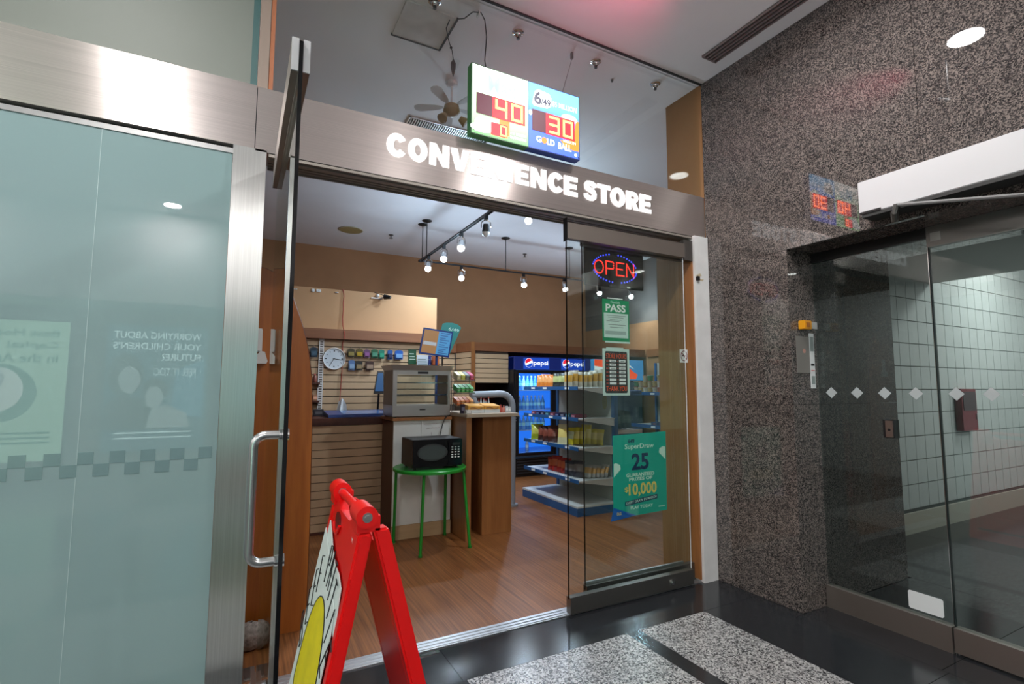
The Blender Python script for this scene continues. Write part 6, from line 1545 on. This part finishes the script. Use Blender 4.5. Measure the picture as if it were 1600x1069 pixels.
# no smoking sticker on the jamb (seen through the pane edge)
nsm = thing('no_smoking_sticker', 'white square no smoking sticker at the right edge of the glass', 'sticker', (3.06, 2.864, 1.64))
nx, nz = 3.045 * 1.0, 1.695
MB().box(nx - 0.045, nx + 0.045, 2.8652, 2.866, nz - 0.052, nz + 0.052).build('sheet', 'paper_white', nsm)
rg = MB()
for k in range(28):
    a, b = 2 * math.pi * k / 28, 2 * math.pi * (k + 1) / 28
    rg.plate((0, 2.8652, 0), X, Z, [(nx + 0.036 * math.cos(a), nz + 0.042 * math.sin(a)), (nx + 0.036 * math.cos(b), nz + 0.042 * math.sin(b)), (nx + 0.030 * math.cos(b), nz + 0.035 * math.sin(b)), (nx + 0.030 * math.cos(a), nz + 0.035 * math.sin(a))], 0.0004)
rg.plate((0, 2.8648, 0), X, Z, [(nx - 0.026, nz + 0.02), (nx - 0.02, nz + 0.027), (nx + 0.026, nz - 0.02), (nx + 0.02, nz - 0.027)], 0.0004)
rg.build('prohibition_ring', colour((0.16, 0.03, 0.05)), nsm)
MB().box(nx - 0.022, nx + 0.022, 2.865, 2.8652, nz - 0.004, nz + 0.006).build('cigarette', 'ink', nsm)
# broken closer stub on the white post
bs_ = thing('jamb_bracket', 'dark broken bracket stub with tape on the white post', 'bracket', (3.12, 2.775, 2.3))
MB().box(3.10, 3.125, 2.755, 2.775, 2.285, 2.315).build('stub', 'black', bs_)
MB().plate((0, 2.7745, 0), X, Z, [(3.10, 2.325), (3.15, 2.345), (3.165, 2.325), (3.12, 2.315)], 0.001).plate((0, 2.7745, 0), X, Z, [(3.12, 2.30), (3.19, 2.30), (3.17, 2.285), (3.12, 2.29)], 0.001).build('torn_tape', colour((0.5, 0.42, 0.28)), bs_)

# ================================================================== LIT POSTERS ON THE FACING MALL WALL (seen mirrored)
PY = -4.2
NX = Vector((-1, 0, 0))
def ptext(par, s, x0, x1, z0, z1, mat, nm, bold=0.0):
    """x0 > x1: reads towards -x for someone facing the wall"""
    return MB().text(s, (0, PY + 0.075, 0), NX, Z, -x0, -x1, z0, z1, 0.0005, bold).build(nm, mat, par)
p2 = thing('family_poster', 'lit dark blue mall poster of two people, mirrored in the frosted glass', 'poster', (-1.2, PY, 0.4))
MB().box(-1.90, -0.48, PY + 0.001, PY + 0.06, 0.40, 2.45).build('frame', 'dark_steel', p2)
MB().box(-1.86, -0.52, PY + 0.06, PY + 0.07, 0.44, 2.41).build('face', 'poster_lit_blue', p2)
MB().prism([(-0.56, PY + 0.071, 0.95), (-1.0, PY + 0.071, 1.0), (-0.95, PY + 0.071, 1.7), (-0.56, PY + 0.071, 1.9)], (0, 0.001, 0)).build('sky_field', 'poster_lit_sky', p2)
ptext(p2, 'WORRYING ABOUT', -0.62, -1.78, 2.20, 2.31, 'poster_lit_text', 'lettering', 0.02)
ptext(p2, "YOUR CHILDREN'S", -0.62, -1.78, 2.03, 2.14, 'poster_lit_text', 'lettering', 0.02)
ptext(p2, 'FUTURE?', -0.62, -1.15, 1.86, 1.97, 'poster_lit_text', 'lettering', 0.02)
ptext(p2, 'FEEL IT TOO', -0.68, -1.25, 1.62, 1.74, 'poster_lit_text', 'lettering', 0.0)
def pel(par, cx_, cz_, rx, rz, d, mat, nm): MB().ellipse((0, PY + 0.071 + d, 0), NX, Z, -cx_, cz_, rx, rz, 0.0008, 24).build(nm, mat, par)
pel(p2, -1.60, 1.62, 0.23, 0.33, 0.0, 'poster_lit_hair', 'printed_hair')
pel(p2, -1.55, 1.55, 0.14, 0.21, 0.001, 'poster_lit_skin', 'printed_face')
MB().prism([(-1.84, PY + 0.072, 0.78), (-1.0, PY + 0.072, 0.78), (-1.30, PY + 0.072, 1.25), (-1.70, PY + 0.072, 1.30), (-1.84, PY + 0.072, 1.15)], (0, 0.001, 0)).build('printed_top', 'poster_lit_hair', p2)
pel(p2, -1.22, 1.38, 0.17, 0.20, 0.0022, 'poster_lit_hair', 'printed_hair')
pel(p2, -1.22, 1.28, 0.12, 0.17, 0.0032, 'poster_lit_skin', 'printed_face')
MB().prism([(-1.30, PY + 0.0735, 0.80), (-0.72, PY + 0.0735, 0.80), (-0.78, PY + 0.0735, 1.02), (-1.05, PY + 0.0735, 1.16), (-1.25, PY + 0.0735, 1.08)], (0, 0.001, 0)).build('printed_top', 'poster_lit_skin', p2)
for z in (0.64, 0.72):
    MB().box(-1.7, -0.7, PY + 0.071, PY + 0.072, z, z + 0.02).build('small_print', 'poster_lit_text', p2)
p1 = thing('house_poster', 'lit pale green mall poster with a ring shape, mirrored in the frosted glass', 'poster', (-3.1, PY, 0.4))
MB().box(-3.95, -2.27, PY + 0.001, PY + 0.06, 0.33, 2.44).build('frame', 'dark_steel', p1)
MB().box(-3.91, -2.31, PY + 0.06, PY + 0.07, 0.37, 2.40).build('face', 'poster_lit_green', p1)
ptext(p1, 'Best House,', -2.42, -3.35, 2.15, 2.28, 'poster_lit_dkgreen', 'lettering', 0.02)
ptext(p1, 'Capital Prof', -2.42, -3.42, 1.97, 2.10, 'poster_lit_dkgreen', 'lettering', 0.02)
ptext(p1, 'in the Amer', -2.42, -3.35, 1.79, 1.92, 'poster_lit_dkgreen', 'lettering', 0.02)
pel(p1, -3.05, 1.35, 0.42, 0.42, 0.0, 'poster_lit_dkgreen', 'ring')
pel(p1, -3.08, 1.40, 0.30, 0.32, 0.001, 'poster_lit_white', 'ring_fill')
pel(p1, -3.15, 1.55, 0.16, 0.17, 0.002, 'poster_lit_skin', 'ring_centre')
for z in (0.76, 0.69, 0.62):
    MB().box(-3.0, -2.45, PY + 0.071, PY + 0.072, z, z + 0.03).build('small_print', 'poster_lit_dkgreen', p1)
